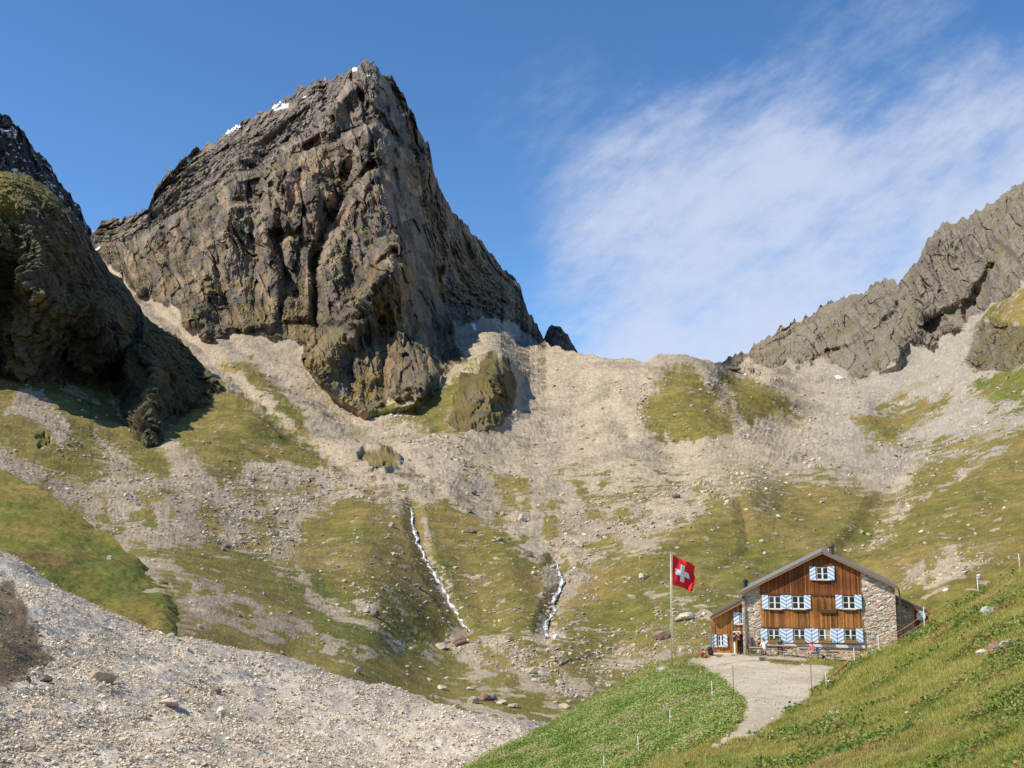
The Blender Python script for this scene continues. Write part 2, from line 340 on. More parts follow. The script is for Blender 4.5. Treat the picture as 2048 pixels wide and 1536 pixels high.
G_ALL = [ # polygon, strength, softness, warp
 ([(440,765),(520,812),(600,872),(668,935),(610,937),(560,918),(540,936),(500,932),(480,962),(440,992),(420,962),(380,912),(340,882),(305,868),(330,838)],1,5),
 ([(445,722),(500,725),(545,760),(600,825),(622,882),(590,850),(530,792),(490,752),(450,738)],1,5),
 ([(-300,690),(0,735),(230,750),(235,810),(300,865),(332,902),(348,945),(322,962),(290,946),(230,892),(190,862),(218,930),(202,966),(100,952),(50,908),(0,892),(-300,850)],.97,6),
 ([(340,1085),(480,1072),(560,1120),(620,1190),(700,1240),(800,1290),(870,1312),(900,1330),(930,1350),(1000,1370),(1110,1400),(1170,1440),(1100,1475),(700,1400),(500,1340),(320,1290),(320,1150)],.93,10),
 ([(600,1045),(680,985),(740,990),(800,1012),(825,1016),(862,1010),(882,990),(900,990),(950,1022),(1010,1062),(1062,1122),(1100,1182),(1090,1242),(1060,1292),(980,1282),(930,1266),(880,1302),(800,1282),(700,1232),(620,1182),(590,1110)],.97,8),
 ([(1120,1320),(1125,1200),(1180,1150),(1230,1110),(1300,1085),(1370,1050),(1400,1030),(1470,990),(1560,960),(1640,950),(1700,955),(1770,985),(1800,960),(1850,905),(1950,880),(2048,850),(2400,780),(2400,1520),(1120,1520)],.95,12),
 ([(1160,990),(1250,965),(1400,955),(1600,928),(1650,938),(1600,962),(1500,985),(1350,1000),(1290,1040),(1210,1060),(1180,1040)],.62,14),
 ([(1322,742),(1380,738),(1440,790),(1482,852),(1455,878),(1440,872),(1380,884),(1322,878),(1284,860),(1280,820),(1308,790)],1,4),
 ([(1435,748),(1480,748),(1540,780),(1602,832),(1598,842),(1560,825),(1520,842),(1490,852),(1470,802)],1,4),
 ([(1718,842),(1790,800),(1890,785),(1902,800),(1850,842),(1800,882),(1760,892)],1,8),
 ([(1950,762),(2048,720),(2400,600),(2400,850),(2048,862),(1980,832),(1948,800)],1,9),
 ([(1740,905),(1800,880),(1900,872),(2100,870),(2100,900),(1850,915)],.9,10),
 ([(1990,610),(2048,562),(2400,400),(2400,700),(2048,722),(1990,742),(1932,742),(1930,700),(1960,650)],.8,8),
 ([(985,962),(1020,955),(1060,965),(1066,985),(1045,1002),(1005,992)],.9,5),
 ([(720,890),(780,905),(800,940),(830,960),(800,965),(720,920)],.8,6),
 ([(560,800),(640,800),(740,880),(830,960),(860,985),(800,960),(700,890)],.35,12),
 ([(735,822),(780,802),(832,800),(885,768),(960,718),(985,712),(955,738),(925,790),(900,850),(920,880),(850,862),(790,850)],.95,6),
 ([(1090,1000),(1150,1020),(1200,1120),(1130,1200),(1100,1130)],.35,20),
 # green on ledges and under the cliffs
 ([(500,605),(560,612),(592,625),(606,668),(560,672),(500,655)],.7,16),([(700,762),(740,740),(800,748),(838,795),(770,808),(720,800)],.75,12),
 ([(180,440),(300,470),(340,560),(330,620),(260,570),(190,510)],.35,24),([(520,330),(640,300),(760,270),(780,310),(640,345),(520,350)],.45,18),
 ([(790,508),(840,545),(850,620),(800,640),(760,650),(690,700),(620,715),(640,690),(720,610)],.55,14)]
GR = np.zeros(PX.shape)
for k, (pl, st, so_) in enumerate(G_ALL):
    wv = wob*.8+(drip if k in (7, 8, 0) else wob2*.25)
    GR = np.maximum(GR, pmask(PX, PY, pl, so_*3.0+5, wv)*st)
S_ALL = [([(60,782),(85,778),(125,830),(145,868),(122,902),(100,862),(40,835),(8,832),(20,800)],.85,8),([(100,745),(160,780),(210,800),(190,805),(130,785)],.5,8),
 ([(330,1120),(450,1180),(600,1250),(780,1318),(700,1322),(560,1280),(420,1230),(345,1215)],.62,14),([(380,1180),(460,1240),(420,1260),(350,1225)],.5,16),
 ([(600,1180),(700,1230),(760,1262),(700,1250),(610,1200)],.6,8),([(850,1385),(950,1398),(1090,1440),(1060,1450),(900,1405)],.8,5),
 ([(935,1280),(1000,1290),(1080,1320),(1180,1380),(1150,1400),(1060,1360),(960,1320),(900,1310)],.7,10),
 ([(1150,1330),(1250,1300),(1350,1280),(1380,1310),(1250,1350),(1170,1390)],.5,16),
 ([(840,1020),(858,1040),(870,1120),(900,1200),(880,1200),(850,1120)],.6,5),([(1130,1130),(1150,1170),(1125,1230),(1105,1280),(1120,1220),(1125,1170)],.6,6),
 ([(1820,1130),(1900,1090),(2000,1100),(1960,1140),(1850,1180),(1790,1170)],.75,14),([(1820,980),(1850,1000),(1740,1110),(1700,1110)],.45,10),
 ([(1800,890),(1840,900),(1800,1000),(1770,990)],.5,14),([(2048,880),(1960,930),(1850,1010),(1840,1000),(1950,910)],.45,8),
 ([(1420,795),(1440,800),(1470,845),(1500,880),(1480,870)],.8,5),([(1300,1010),(1450,985),(1300,1075),(1210,1090)],.55,14),
 ([(1960,790),(2060,800),(2060,850),(1900,860),(1850,850)],.5,18),([(1300,1160),(1420,1200),(1400,1260),(1280,1240)],.25,30),
 ([(640,1110),(700,1120),(690,1150),(640,1140)],.3,14),([(720,1180),(770,1190),(760,1230),(710,1220)],.5,12)]
for pl, st, so_ in S_ALL: GR *= 1-pmask(PX, PY, pl, so_, wob*.8)*st
GR = np.maximum(GR, (.62*sst(880, 1020, PY)+.16)*sst(-.25, .35, wob/16.+wob2/60.)*(1-.6*sst(1600, 1750, PX)*sst(1000, 900, PY)))
GR *= 1-ROCK*.4
SNOW = np.zeros(PX.shape)
for pl in [[(443,266),(455,258),(478,248),(482,254),(455,268)],[(545,216),(552,208),(577,207),(575,214),(550,220)],[(600,196),(612,190),(614,196)],[(702,137),(712,135),(714,141),(704,143)],[(610,168),(616,165),(618,170)],[(555,205),(560,200),(563,206)],[(805,228),(818,224),(822,230),(808,231)],[(370,318),(380,312),(381,325),(374,326)],[(940,650),(946,645),(956,662),(950,662)],[(1670,752),(1676,749),(1690,759),(1673,761)],[(186,503),(200,496),(200,500),(188,508)],[(170,462),(190,455),(190,470),(172,475)],[(340,350),(352,348),(350,354),(338,355)],[(728,150),(740,147),(742,152)]]:
    SNOW = np.maximum(SNOW, pmask(PX, PY, pl, 2.0, wob*.12+drip*.05))
# ---- geometry: cliffs push out of the slope, then break into buttresses, blocks and ledges
rk = sst(0.15, .95, ROCK)
# crest of the front moraine hides the foot of the right-hand mountain
crest = curve([(1400,724),(1440,728),(1500,744),(1560,760),(1640,764),(1710,768),(1760,772)])
cm = sst(1425, 1470, PX)*(1-sst(1690, 1760, PX))
D *= 1+cm*.10*sst(3, -7, PY-crest(PX))
D *= 1-.005*rk
ux, uz = px_dir(PX, PY)
P = np.stack([ux*D, D, uz*D], 2)
N = grid_normals(P)
Pf = P.reshape(-1, 3)
disp = np.zeros(len(Pf)); rf = rk.ravel(); sel = rf > .02; Q = Pf[sel].copy()
warpv = np.stack([fbm(Q/150., 3, 5), fbm(Q/150.+31, 3, 6), fbm(Q/150.+77, 3, 7)], 1)*38
Qw = Q+warpv; Qs = Qw.copy()
near = np.clip(Q[:, 1]/1400., .35, 1.2)
rightm = sst(1380, 1500, PX.ravel()[sel]); tame = 1-.2*rightm
d1 = (ridged(Qw/np.array([170, 170, 420.])/near[:, None], 4, 11, .5)-.4)*62*near
d2 = (ridged(Qw/np.array([55, 55, 120.])/near[:, None]+5, 4, 21, .55)-.4)*32*near
shr = Q[:, 2]*.22; Qw[:, 0] += shr; Qz = Q.copy(); Qz[:, 0] += shr
o1, r1, b1 = facet((Qz+warpv*.35)/np.array([34, 34, 95.])/near[:, None], 31)
o2, r2, b2 = facet((Qz+warpv*.12)/np.array([12.5, 12.5, 36.])/near[:, None], 32)
o3, r3, b3 = facet(Qz/np.array([5., 5., 13.])/near[:, None], 33)
d3 = (o1*20+(r1-.5)*13)*near; d4 = (o2*12+(r2-.5)*8)*near; d5 = (o3*6.5+(r3-.5)*5)*near
o4, r4, b4 = facet(Qz/np.array([2.3, 2.3, 5.0])/near[:, None], 34)
d5 = d5+(o4*2.4+(r4-.5)*1.8)*near
ph_ = ((Q[:, 2]+.30*Q[:, 0]+fbm(Q/90., 3, 15)*60)/(52.*near)) % 1.0; lw_ = sst(-.1, .3, fbm(Q/120.+3, 3, 16))
lay = (np.where(ph_ < .72, ph_/.72, (1-ph_)/.28)-.5)*15*near*lw_; LEDGE = np.zeros(len(Pf)); LEDGE[sel] = sst(.70, .80, ph_)*lw_
STRK = np.zeros(len(Pf)); STRK[sel] = fbm(Qz/np.array([9, 9, 34.])/near[:, None], 4, 17); RB3 = np.zeros(len(Pf)); RB3[sel] = r3
disp[sel] = rf[sel]*tame*(d1+d2+d3+d4+d5+lay+2*near)
# open ground: hummocks, boulder roughness, downslope flutes
flow = rbf([(280,590,0),(560,850,0),(850,1000,0),(700,960,-1),(0,800,-8),(300,1000,-7),(400,1240,-9),(440,680,2),(800,900,2),(620,690,5),(850,860,4),(930,980,3.2),(1040,700,9),(1000,880,7),(1000,1000,5.5),(1200,720,14),(1160,900,13),(1120,1000,12),(1320,715,19),(1350,900,20),(1430,735,24),(1560,850,25),(1560,880,27),(1690,770,30),(1620,900,29),(2000,600,36),(1740,810,33),(1640,910,31),(2048,720,42),(1850,900,38),(2048,850,48),(1700,1090,44),(1300,1080,20)])
FL = flow(PX, PY)
of = 1-rf; gf = GR.ravel(); dn = Pf[:, 1]/900.
fl3 = np.stack([FL.ravel()*.8, Pf[:, 1]/260., FL.ravel()*0], 1)
flute = fbm(fl3, 3, 61)
disp += of*(fbm(Pf/70., 4, 62)*7*np.clip(dn, .2, 1.1)+fbm(Pf/16., 4, 63)*1.3*np.clip(dn, .25, 1.0)+flute*.7*np.clip(dn-.25, 0, 1)*(1-gf*.7))
ob, rb, bb = facet(Pf/np.clip(dn, .3, 1.1)[:, None]/3.2, 64)
disp += of*np.clip(dn, .25, 1.1)*(1-.55*gf)*np.clip(.5-bb*0+ob, -.3, 1)*.7
RAY = P/np.linalg.norm(P, axis=2, keepdims=True)
rkk = rk[..., None]; gz_ = np.abs((N*RAY).sum(2, keepdims=True)); fd_ = sst(2, 60, PY-TOP[None])[..., None]*.24; RD = (N*fd_-RAY*(1-fd_)); RD = RD/np.linalg.norm(RD, axis=2, keepdims=True)*np.clip(gz_*1.9, .42, 1); DIRV = N*(1-rkk)*np.array([.6, .6, 1.0])+RD*rkk
P = P+DIRV*disp.reshape(PX.shape)[..., None]
# ---- colour of the ground itself
NV = slopeM(P).ravel(); x_ = PX.ravel(); y_ = PY.ravel()
nA = fbm(Pf/55., 5, 81); nB = fbm(Pf/14., 4, 82); nC = fbm(Pf/4.0, 3, 83); nD = fbm(Pf/160., 3, 84)
wn = RS.rand(len(Pf))
scr = cmix(np.tile(lin((.41,.325,.222)), (len(Pf), 1)), lin((.28,.225,.158)), np.clip(.40+nA*.8+nB*.5+flute*.45, 0, 1))
scr = cmix(scr, lin((.37,.285,.225)), sst(.1, .9, nD+.35-x_*.0003)*.55)
grey = sst(1500, 1750, x_)*(1-sst(900, 1000, y_)); scr = cmix(scr, lin((.30,.275,.235)), grey*.65)
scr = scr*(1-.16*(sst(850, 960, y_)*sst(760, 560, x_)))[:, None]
scr = cmix(scr, lin((.52,.46,.36)), sst(.45, .8, nC+rb*.35)*.55); scr = cmix(scr, lin((.20,.175,.14)), sst(.35, .7, -nC+.1)*.45)
scr = cmix(scr, lin((.24,.215,.09)), sst(.15, .55, nB*.6+nA*.7-flute*.3-.02)*.45*sst(690, 800, y_))
grs = cmix(np.tile(lin((.185,.152,.034)), (len(Pf), 1)), lin((.255,.185,.055)), sst(-.15, .5, nA+nB*.5))
grs = cmix(grs, lin((.115,.130,.022)), sst(.1, .6, -nA*.8+nD*.6+nB*.4)*.6)
grs = cmix(grs, lin((.20,.135,.05)), sst(.2, .6, nD-nB*.6)*.6)
green = pmask(PX, PY, [(1950,762),(2048,720),(2400,600),(2400,850),(2048,840),(1980,812)], 20, wob).ravel()+pmask(PX, PY, [(1130,1300),(1200,1180),(1500,1060),(1650,1120),(1440,1200),(1350,1300)], 50, wob2).ravel()*.4+pmask(PX, PY, [(560,1100),(800,1270),(1000,1370),(1120,1400),(900,1370),(640,1270)], 16, wob).ravel()*.7+pmask(PX, PY, [(860,1040),(920,1200),(1000,1290),(940,1260),(870,1150)], 14, wob).ravel()*.8
grs = cmix(grs, lin((.105,.140,.02)), np.clip(green, 0, 1)*.65)
grs = grs*.86
grs = cmix(grs, lin((.27,.25,.15)), sst(.5, .9, nC+rb*.3)*.4)
rock = cmix(np.tile(lin((.150,.123,.096)), (len(Pf), 1)), lin((.235,.170,.118)), sst(-.1, .5, nA+nB*.5))
rock = cmix(rock, lin((.18,.170,.15)), sst(.0, .5, nD+nB*.6)*.6)
rock = cmix(rock, lin((.34,.225,.15)), sst(.05, .5, STRK+nA*.4)*.75); rock = cmix(rock, lin((.085,.075,.065)), sst(.05, .5, -STRK-nA*.3+nC*.2)*.7)
uw = pmask(PX, PY, [(180,440),(300,400),(440,235),(735,90),(870,300),(830,312),(755,236),(637,292),(520,330),(460,362),(380,430),(300,480),(180,520)], 14, wob).ravel(); rock = cmix(rock, lin((.24,.215,.19))*(.8+.5*np.clip(STRK, -.5, .8))[:, None], uw*.6)
kn = pmask(PX, PY, R_ALL[1], 8, wob).ravel(); rock = cmix(rock, lin((.125,.105,.07)), kn*.75); rock = cmix(rock, lin((.17,.145,.045)), kn*sst(-.1, .4, nA+.5*nB+(820-y_)*.004)*.7)
rr = np.zeros(len(Pf)); rr[sel] = r2; rock = rock*((.66+.62*rr)*(.82+.36*RB3)*(.90+.12*sst(1380, 1500, x_)))[:, None]
rock = cmix(rock, lin((.19,.165,.06)), np.clip(LEDGE*.8*sst(-.4, .2, nB)+sst(.66, .95, NV+nB*.3)*.4, 0, 1)*sst(190, 330, y_))
upr = sst(1380, 1500, x_); rock = cmix(rock, lin((.27,.225,.17)), upr*.55); rock = cmix(rock, scr*.95, upr*sst(.30, .75, NV+nB*.5+nA*.35)*.75); rock = cmix(rock, lin((.19,.165,.06)), upr*sst(.1, .5, nA+nB*.4+NV*.4-.2)*.5)
rock = cmix(rock, lin((.29,.225,.16)), (1-upr)*sst(.1, .5, nD*.7+nA*.5)*.45)
tuft = fbm(Pf/np.array([7.5, 7.5, 3.0]), 4, 87)
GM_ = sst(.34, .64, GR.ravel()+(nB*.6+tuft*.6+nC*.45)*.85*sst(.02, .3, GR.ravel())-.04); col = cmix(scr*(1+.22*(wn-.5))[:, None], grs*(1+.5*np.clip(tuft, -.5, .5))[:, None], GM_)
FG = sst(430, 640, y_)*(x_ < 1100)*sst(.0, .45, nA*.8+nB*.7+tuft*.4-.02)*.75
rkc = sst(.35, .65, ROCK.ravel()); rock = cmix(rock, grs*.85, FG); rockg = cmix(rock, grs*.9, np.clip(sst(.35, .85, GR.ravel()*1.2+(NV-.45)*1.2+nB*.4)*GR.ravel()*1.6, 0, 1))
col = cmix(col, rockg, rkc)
col = cmix(col, lin((.82,.84,.88)), sst(.4, .6, SNOW.ravel()+nC*.1))
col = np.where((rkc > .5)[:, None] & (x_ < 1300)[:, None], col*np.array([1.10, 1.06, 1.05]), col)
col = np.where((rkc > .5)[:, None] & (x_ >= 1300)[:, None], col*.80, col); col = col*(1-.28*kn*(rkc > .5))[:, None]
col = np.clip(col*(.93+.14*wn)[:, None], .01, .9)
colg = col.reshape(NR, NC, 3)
PB, cb = add_back(P, colg, .75, ((12, 0), (60, 0), (300, 0), (900, 0)))
Vall = PB.reshape(-1, 3); Call = cb.reshape(-1, 3); FA = grid_faces(PB.shape[0], NC)
fr = FA[:, 0]//NC; fc = FA[:, 0] % NC; frc = np.minimum(fr, NR-1)
isrock = ROCK[frc, fc] > .5; fx = PX[frc, fc]
mat_far = terrain_mat('mountain_rock_and_turf', .16, .8, 1.0, 2.4, contrast=.6)
mat_bas = terrain_mat('basin_scree_and_turf', .30, 1.6, .9, .55, contrast=.22, spk=.08, spk_scale=.9)
msk_peak = isrock & (fx < 1100) & (PY[frc, fc] < 835) & (psd(PX[frc, fc], PY[frc, fc], [(860,690),(1060,695),(1060,880),(860,880)]) < 0)
msk_right = isrock & (fx > 1300)
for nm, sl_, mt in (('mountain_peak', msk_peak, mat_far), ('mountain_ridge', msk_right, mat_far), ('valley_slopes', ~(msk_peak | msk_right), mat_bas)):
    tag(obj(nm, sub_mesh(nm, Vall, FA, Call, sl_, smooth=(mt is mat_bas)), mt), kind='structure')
print('basin', time.time()-T0)
def ground_at(px, py):
    """point of the basin ground seen at a photo coordinate"""
    c = int(np.clip((px+300)/2650.*(NC-1), 0, NC-1)); r = int(np.argmin(np.abs(PY[:, c]-py))); return P[r, c], N[r, c]

def rock_sheet(name, x0, x1, nc, nr, top, bot, dpts, mat, jagamp=10, amp=1.0, near=1.0, feats=(), turf_col=None, turf_poly=None, back=.8, dark=1.0, snow=0, backscale=1):
    xs = np.linspace(x0, x1, nc); X = np.repeat(xs[None], nr, 0); j = np.zeros((nc, 3)); j[:, 0] = xs/20.
    jg = (ridged(j, 5, 13, .6)-.45)*jagamp; ts = curve(top)(xs); tp = ts-jg; bt = curve(bot)(xs); tl = np.linspace(0, 1, nr)[:, None]
    Y = bt[None]+(ts-bt)[None]*tl-jg[None]*tl**8
    d = rbf_log(dpts)(X, Y)
    for pl, wd, am in feats:
        t = np.clip(1-pldist(X, Y, pl)/wd, 0, 1); d *= 1-am*(t*t*(3-2*t)*.5+t*.5)
    a, b = px_dir(X, Y); Pn = np.stack([a*d, d, b*d], 2); Nn = grid_normals(Pn); Q = Pn.reshape(-1, 3)
    wv = np.stack([fbm(Q/130., 3, 5), fbm(Q/130.+31, 3, 6), fbm(Q/130.+77, 3, 7)], 1)*30*near
    d1 = (ridged((Q+wv)/np.array([90, 90, 130.])/near, 4, 11)-.4)*34*near; d2 = (ridged((Q+wv)/np.array([34, 34, 48.])/near, 4, 22)-.4)*16*near
    o1, r1, _ = facet((Q+wv)/np.array([22, 22, 27.])/near, 41); o2, r2, _ = facet((Q+wv*.3)/np.array([9, 9, 12.])/near, 42); o3, r3, _ = facet(Q/np.array([4, 4, 6.])/near, 43)
    dd = (d1+d2+(o1*14+(r1-.5)*10+o2*8+(r2-.5)*6+o3*3.2+(r3-.5)*2.6)*near)*amp
    Ry = Pn/np.linalg.norm(Pn, axis=2, keepdims=True); g_ = np.abs((Nn*Ry).sum(2, keepdims=True)); fd_ = sst(2, 50, Y-tp[None])[..., None]*.42; Rd = Nn*fd_-Ry*(1-fd_); Rd = Rd/np.linalg.norm(Rd, axis=2, keepdims=True)*np.clip(g_*1.9, .42, 1)
    Pn = Pn+Rd*dd.reshape(X.shape)[..., None]; nv = slopeM(Pn).ravel()
    nA = fbm(Q/40., 4, 91); nB = fbm(Q/11., 4, 92); nC = fbm(Q/3.5, 3, 93)
    c = cmix(np.tile(lin((.085,.075,.063)), (len(Q), 1)), lin((.125,.10,.08)), sst(-.1, .5, nA+nB*.6))*(.75+.45*r2)[:, None]*dark  # rock albedo set low, deepening the spur's shade by colour
    if turf_col: c = cmix(c, lin(turf_col), sst(.42, .8, nv+nA*.35+nB*.15)*.9)
    if turf_poly: c = cmix(c, lin((.19,.155,.045)), pmask(X, Y, turf_poly, 26, (nA*30).reshape(X.shape)).ravel()*.85)  # olive grass patch along the crest
    if snow: c = c*np.array([.85, .95, 1.18])  # blue tint paints distance haze into the far rock colour
    if snow: c = cmix(c, lin((.8,.83,.88)), sst(.26, .34, nB*.75+nA*.5+(nv-.5)*.6)*snow)
    c = np.clip(c*(.92+.16*RS.rand(len(Q)))[:, None], .01, .9).reshape(nr, nc, 3)
    PB_, cb_ = add_back(Pn, c, back, ((10, 0), (50, 0), (200, 0), (500, 0)), backscale)
    return tag(obj(name, np_mesh(name, PB_.reshape(-1, 3), grid_faces(PB_.shape[0], nc), cb_.reshape(-1, 3), smooth=False), mat), kind='structure')
CONT = [(-600,740),(-300,745),(0,735),(60,752),(110,744),(180,755),(232,752),(250,805),(290,866),(330,842),(400,800),(436,764)]
cpts = [(x, y, float(dfield(np.array([x*1.]), np.array([y*1.]))[0])*.955) for x, y in CONT]+[(x, y+45, float(dfield(np.array([x*1.]), np.array([y+45.]))[0])*1.06) for x, y in CONT]
print('spur contact', [(int(a), int(b), int(c)) for a, b, c in cpts[:12]])
# dark shaded spur on the left: its wall recedes to the right, so it turns away from the sun; shade is also darkened into its colour
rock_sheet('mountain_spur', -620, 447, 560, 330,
 [(-620,60),(-300,230),(-100,320),(0,342),(30,345),(60,352),(85,368),(110,385),(140,420),(170,460),(195,505),(220,545),(245,560),(265,588),(285,622),(302,645),(318,655),(340,664),(362,678),(385,708),(410,735),(436,760),(447,790)],  # unseen crest left of frame is raised to block sun and shade the wall
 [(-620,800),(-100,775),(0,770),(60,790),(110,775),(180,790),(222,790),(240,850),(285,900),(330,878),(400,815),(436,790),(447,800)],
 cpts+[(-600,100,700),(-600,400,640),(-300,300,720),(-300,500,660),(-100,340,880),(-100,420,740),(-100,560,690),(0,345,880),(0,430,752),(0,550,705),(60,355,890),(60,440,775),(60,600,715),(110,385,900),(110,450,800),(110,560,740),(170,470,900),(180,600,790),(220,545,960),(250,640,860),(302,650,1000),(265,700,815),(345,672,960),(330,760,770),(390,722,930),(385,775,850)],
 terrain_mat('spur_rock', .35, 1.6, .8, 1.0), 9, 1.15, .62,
 feats=[([(0,345),(60,420),(80,560),(60,700)],70,.05),([(320,655),(300,730),(290,860)],60,.025),([(275,600),(262,680),(235,750)],22,-.03),([(-100,330),(0,420),(-60,600)],60,.04)], turf_col=(.13,.11,.035), turf_poly=[(-700,200),(0,330),(60,345),(120,390),(100,410),(50,400),(20,460),(-60,470),(-700,500)], back=.9)
# far snowy ridge at the upper left
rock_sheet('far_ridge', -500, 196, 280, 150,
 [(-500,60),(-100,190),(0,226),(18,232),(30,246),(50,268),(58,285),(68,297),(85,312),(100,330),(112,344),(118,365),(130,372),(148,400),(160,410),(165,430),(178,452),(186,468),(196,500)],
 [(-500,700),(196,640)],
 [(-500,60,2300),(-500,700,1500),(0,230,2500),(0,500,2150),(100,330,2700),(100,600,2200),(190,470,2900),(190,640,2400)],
 terrain_mat('far_rock', .08, .5, 1.0, 3.0), 12, 1.0, 1.5, turf_col=None, dark=.66, snow=.95)
# small pinnacle behind the pass
rock_sheet('rock_pinnacle', 1074, 1166, 90, 70,
 [(1074,700),(1082,688),(1090,670),(1098,655),(1106,650),(1116,652),(1124,656),(1134,668),(1142,684),(1152,696),(1166,722)],
 [(1074,745),(1166,745)], [(1074,690,1750),(1110,660,1700),(1110,730,1560),(1160,710,1760),(1074,740,1650),(1160,740,1600)],
 terrain_mat('mountain_rock_and_turf', .22, 1.1), 7, .55, .8, back=1.2, backscale=.25)
print('ridges', time.time()-T0)
# ================================================================== nearer ground sheets
def near_sheet(x0, x1, nc, nr, top, bot, dpts, pw=1.0):
    xs = np.linspace(x0, x1, nc); X = np.repeat(xs[None], nr, 0); tp = curve(top)(xs); bt = curve(bot)(xs)
    Y = bt[None]+(tp-bt)[None]*np.linspace(0, 1, nr)[:, None]**pw
    d = rbf_log(dpts)(X, Y); a, b = px_dir(X, Y); Pn = np.stack([a*d, d, b*d], 2)
    return dict(X=X, Y=Y, P=Pn, N=grid_normals(Pn), nr=nr, nc=nc, x0=x0, x1=x1)
def bump_sheet(S, layers, jag=True):
    Q = S['P'].reshape(-1, 3); d = 0
    for sc, am, o, sd in layers: d = d+fbm(Q/sc, o, sd)*am
    S['P'] = S['P']+np.array([0, 0, 1.])*d.reshape(S['X'].shape)[..., None]; S['N'] = grid_normals(S['P'])
    S['N'] *= np.sign(S['N'][..., 2:3]+1e-9)
def at(S, px, py):
    c = int(round(np.clip((px-S['x0'])/(S['x1']-S['x0'])*(S['nc']-1), 0, S['nc']-1))); r = int(np.argmin(np.abs(S['Y'][:, c]-py)))
    return S['P'][r, c].copy(), S['N'][r, c].copy()
# golden grass hill on the left
EDG = [(x, y, float(dfield(np.array([x*1.]), np.array([y*1.]))[0])*k) for x, y, k in ((300,1142,.955),(318,1150,.962),(325,1185,.965),(328,1230,.965),(330,1280,.965),(368,1215,1.03),(378,1262,1.04),(378,1320,1.04))]
HILL = near_sheet(-300, 380, 380, 200, [(-300,770),(-100,880),(0,936),(60,966),(100,990),(200,1058),(280,1108),(312,1132),(326,1150),(342,1180),(360,1212),(380,1250)],
 [(-300,1190),(0,1200),(345,1330),(380,1345)], [(-300,780,430),(0,936,375),(100,990,335),(200,1058,298),(280,1108,258),(0,1112,225),(150,1180,212),(300,1255,190),(-300,1100,240),(0,1200,180),(150,1100,250),(280,1180,222)]+EDG)
bump_sheet(HILL, [(40, 2.2, 4, 1), (9, .9, 4, 2), (2.2, .30, 3, 3)])
Q = HILL['P'].reshape(-1, 3); sl = np.stack([(Q[:, 0]*.55+Q[:, 2]*2.0)/2.4, Q[:, 0]/16., Q[:, 1]*.03], 1)
n1_, n2_, n3_ = fbm(sl, 5, 5), fbm(Q/26., 4, 6), fbm(Q/3., 3, 7)
hc = cmix(np.tile(lin((.175,.155,.03)), (len(Q), 1)), lin((.235,.175,.045)), sst(-.3, .4, n2_+n1_*.4))
hc = cmix(hc, lin((.165,.095,.035)), sst(.12, .42, n1_+.3*n3_)*.75); hc = cmix(hc, lin((.10,.125,.02)), sst(.1, .5, -n2_+n3_*.4)*.7)
hc = cmix(hc, lin((.105,.13,.02)), sst(1060, 1180, HILL['Y'].ravel())*.25)
PB_, cb_ = add_back(HILL['P'], hc.reshape(200, 380, 3), .5, ((4, 0), (20, 0), (60, 0)))
tag(obj('golden_hill', np_mesh('golden_hill', PB_.reshape(-1, 3), grid_faces(PB_.shape[0], 380), cb_.reshape(-1, 3)), terrain_mat('golden_turf', .9, 4.0, .7, .5, contrast=.4)), kind='structure')
# pale moraine in front
MOR = near_sheet(-200, 1130, 760, 330, [(-200,1030),(-100,1072),(0,1110),(60,1134),(150,1178),(250,1223),(350,1272),(450,1300),(560,1328),(650,1350),(750,1374),(850,1398),(950,1424),(1040,1441),(1090,1450),(1130,1456)],
 [(-200,1640),(1130,1640)], [(-200,1040,112),(0,1112,114),(300,1250,112),(600,1342,118),(850,1400,122),(1085,1449,125),(-150,1560,36),(0,1536,42),(300,1536,50),(600,1536,60),(900,1536,72),(1050,1500,95),(1000,1600,66),(0,1300,66),(300,1400,72),(600,1440,82),(0,1640,31),(900,1450,100),(0,1200,90),(1130,1600,76)])
bump_sheet(MOR, [(22, 1.3, 3, 11), (6, .55, 4, 12), (1.7, .22, 3, 13)])
Q = MOR['P'].reshape(-1, 3); n1_, n2_, n3_ = fbm(Q/9., 4, 15), fbm(Q/2., 4, 16), fbm(Q/.5, 3, 17)
mwob = (fbm(np.stack([MOR['X'].ravel()/40., MOR['Y'].ravel()/40., MOR['X'].ravel()*0], 1), 4, 19)*22).reshape(MOR['X'].shape)
BROWN = pmask(MOR['X'], MOR['Y'], [(-200,1120),(-60,1160),(15,1180),(55,1235),(85,1290),(112,1335),(70,1368),(0,1392),(-200,1430)], 7, mwob)
mc = cmix(np.tile(lin((.60,.515,.405)), (len(Q), 1)), lin((.49,.415,.325)), sst(-.3, .4, n1_+n2_*.6)); mc = cmix(mc, lin((.52,.43,.33)), sst(0, .5, n3_+n1_)*.5)
bc = cmix(np.tile(lin((.17,.12,.075)), (len(Q), 1)), lin((.16,.14,.04)), sst(.05, .5, n2_+n1_)*.45)
mc = cmix(mc, bc, BROWN.ravel())
bgr = sst(30, 8, MOR['Y']-curve([(-200,1030),(0,1110),(350,1272),(560,1328),(850,1398),(1130,1456)])(MOR['X'])).ravel(); mc = cmix(mc, lin((.36,.31,.25)), bgr*.6)
PB_, cb_ = add_back(MOR['P'], mc.reshape(330, 760, 3), .7, ((2, 0), (8, 0), (30, 0)))
tag(obj('moraine', np_mesh('moraine', PB_.reshape(-1, 3), grid_faces(PB_.shape[0], 760), cb_.reshape(-1, 3)), terrain_mat('moraine_gravel', 3.0, 14.0, .8, .06, contrast=.4, spk=.25, spk_scale=7)), kind='structure')
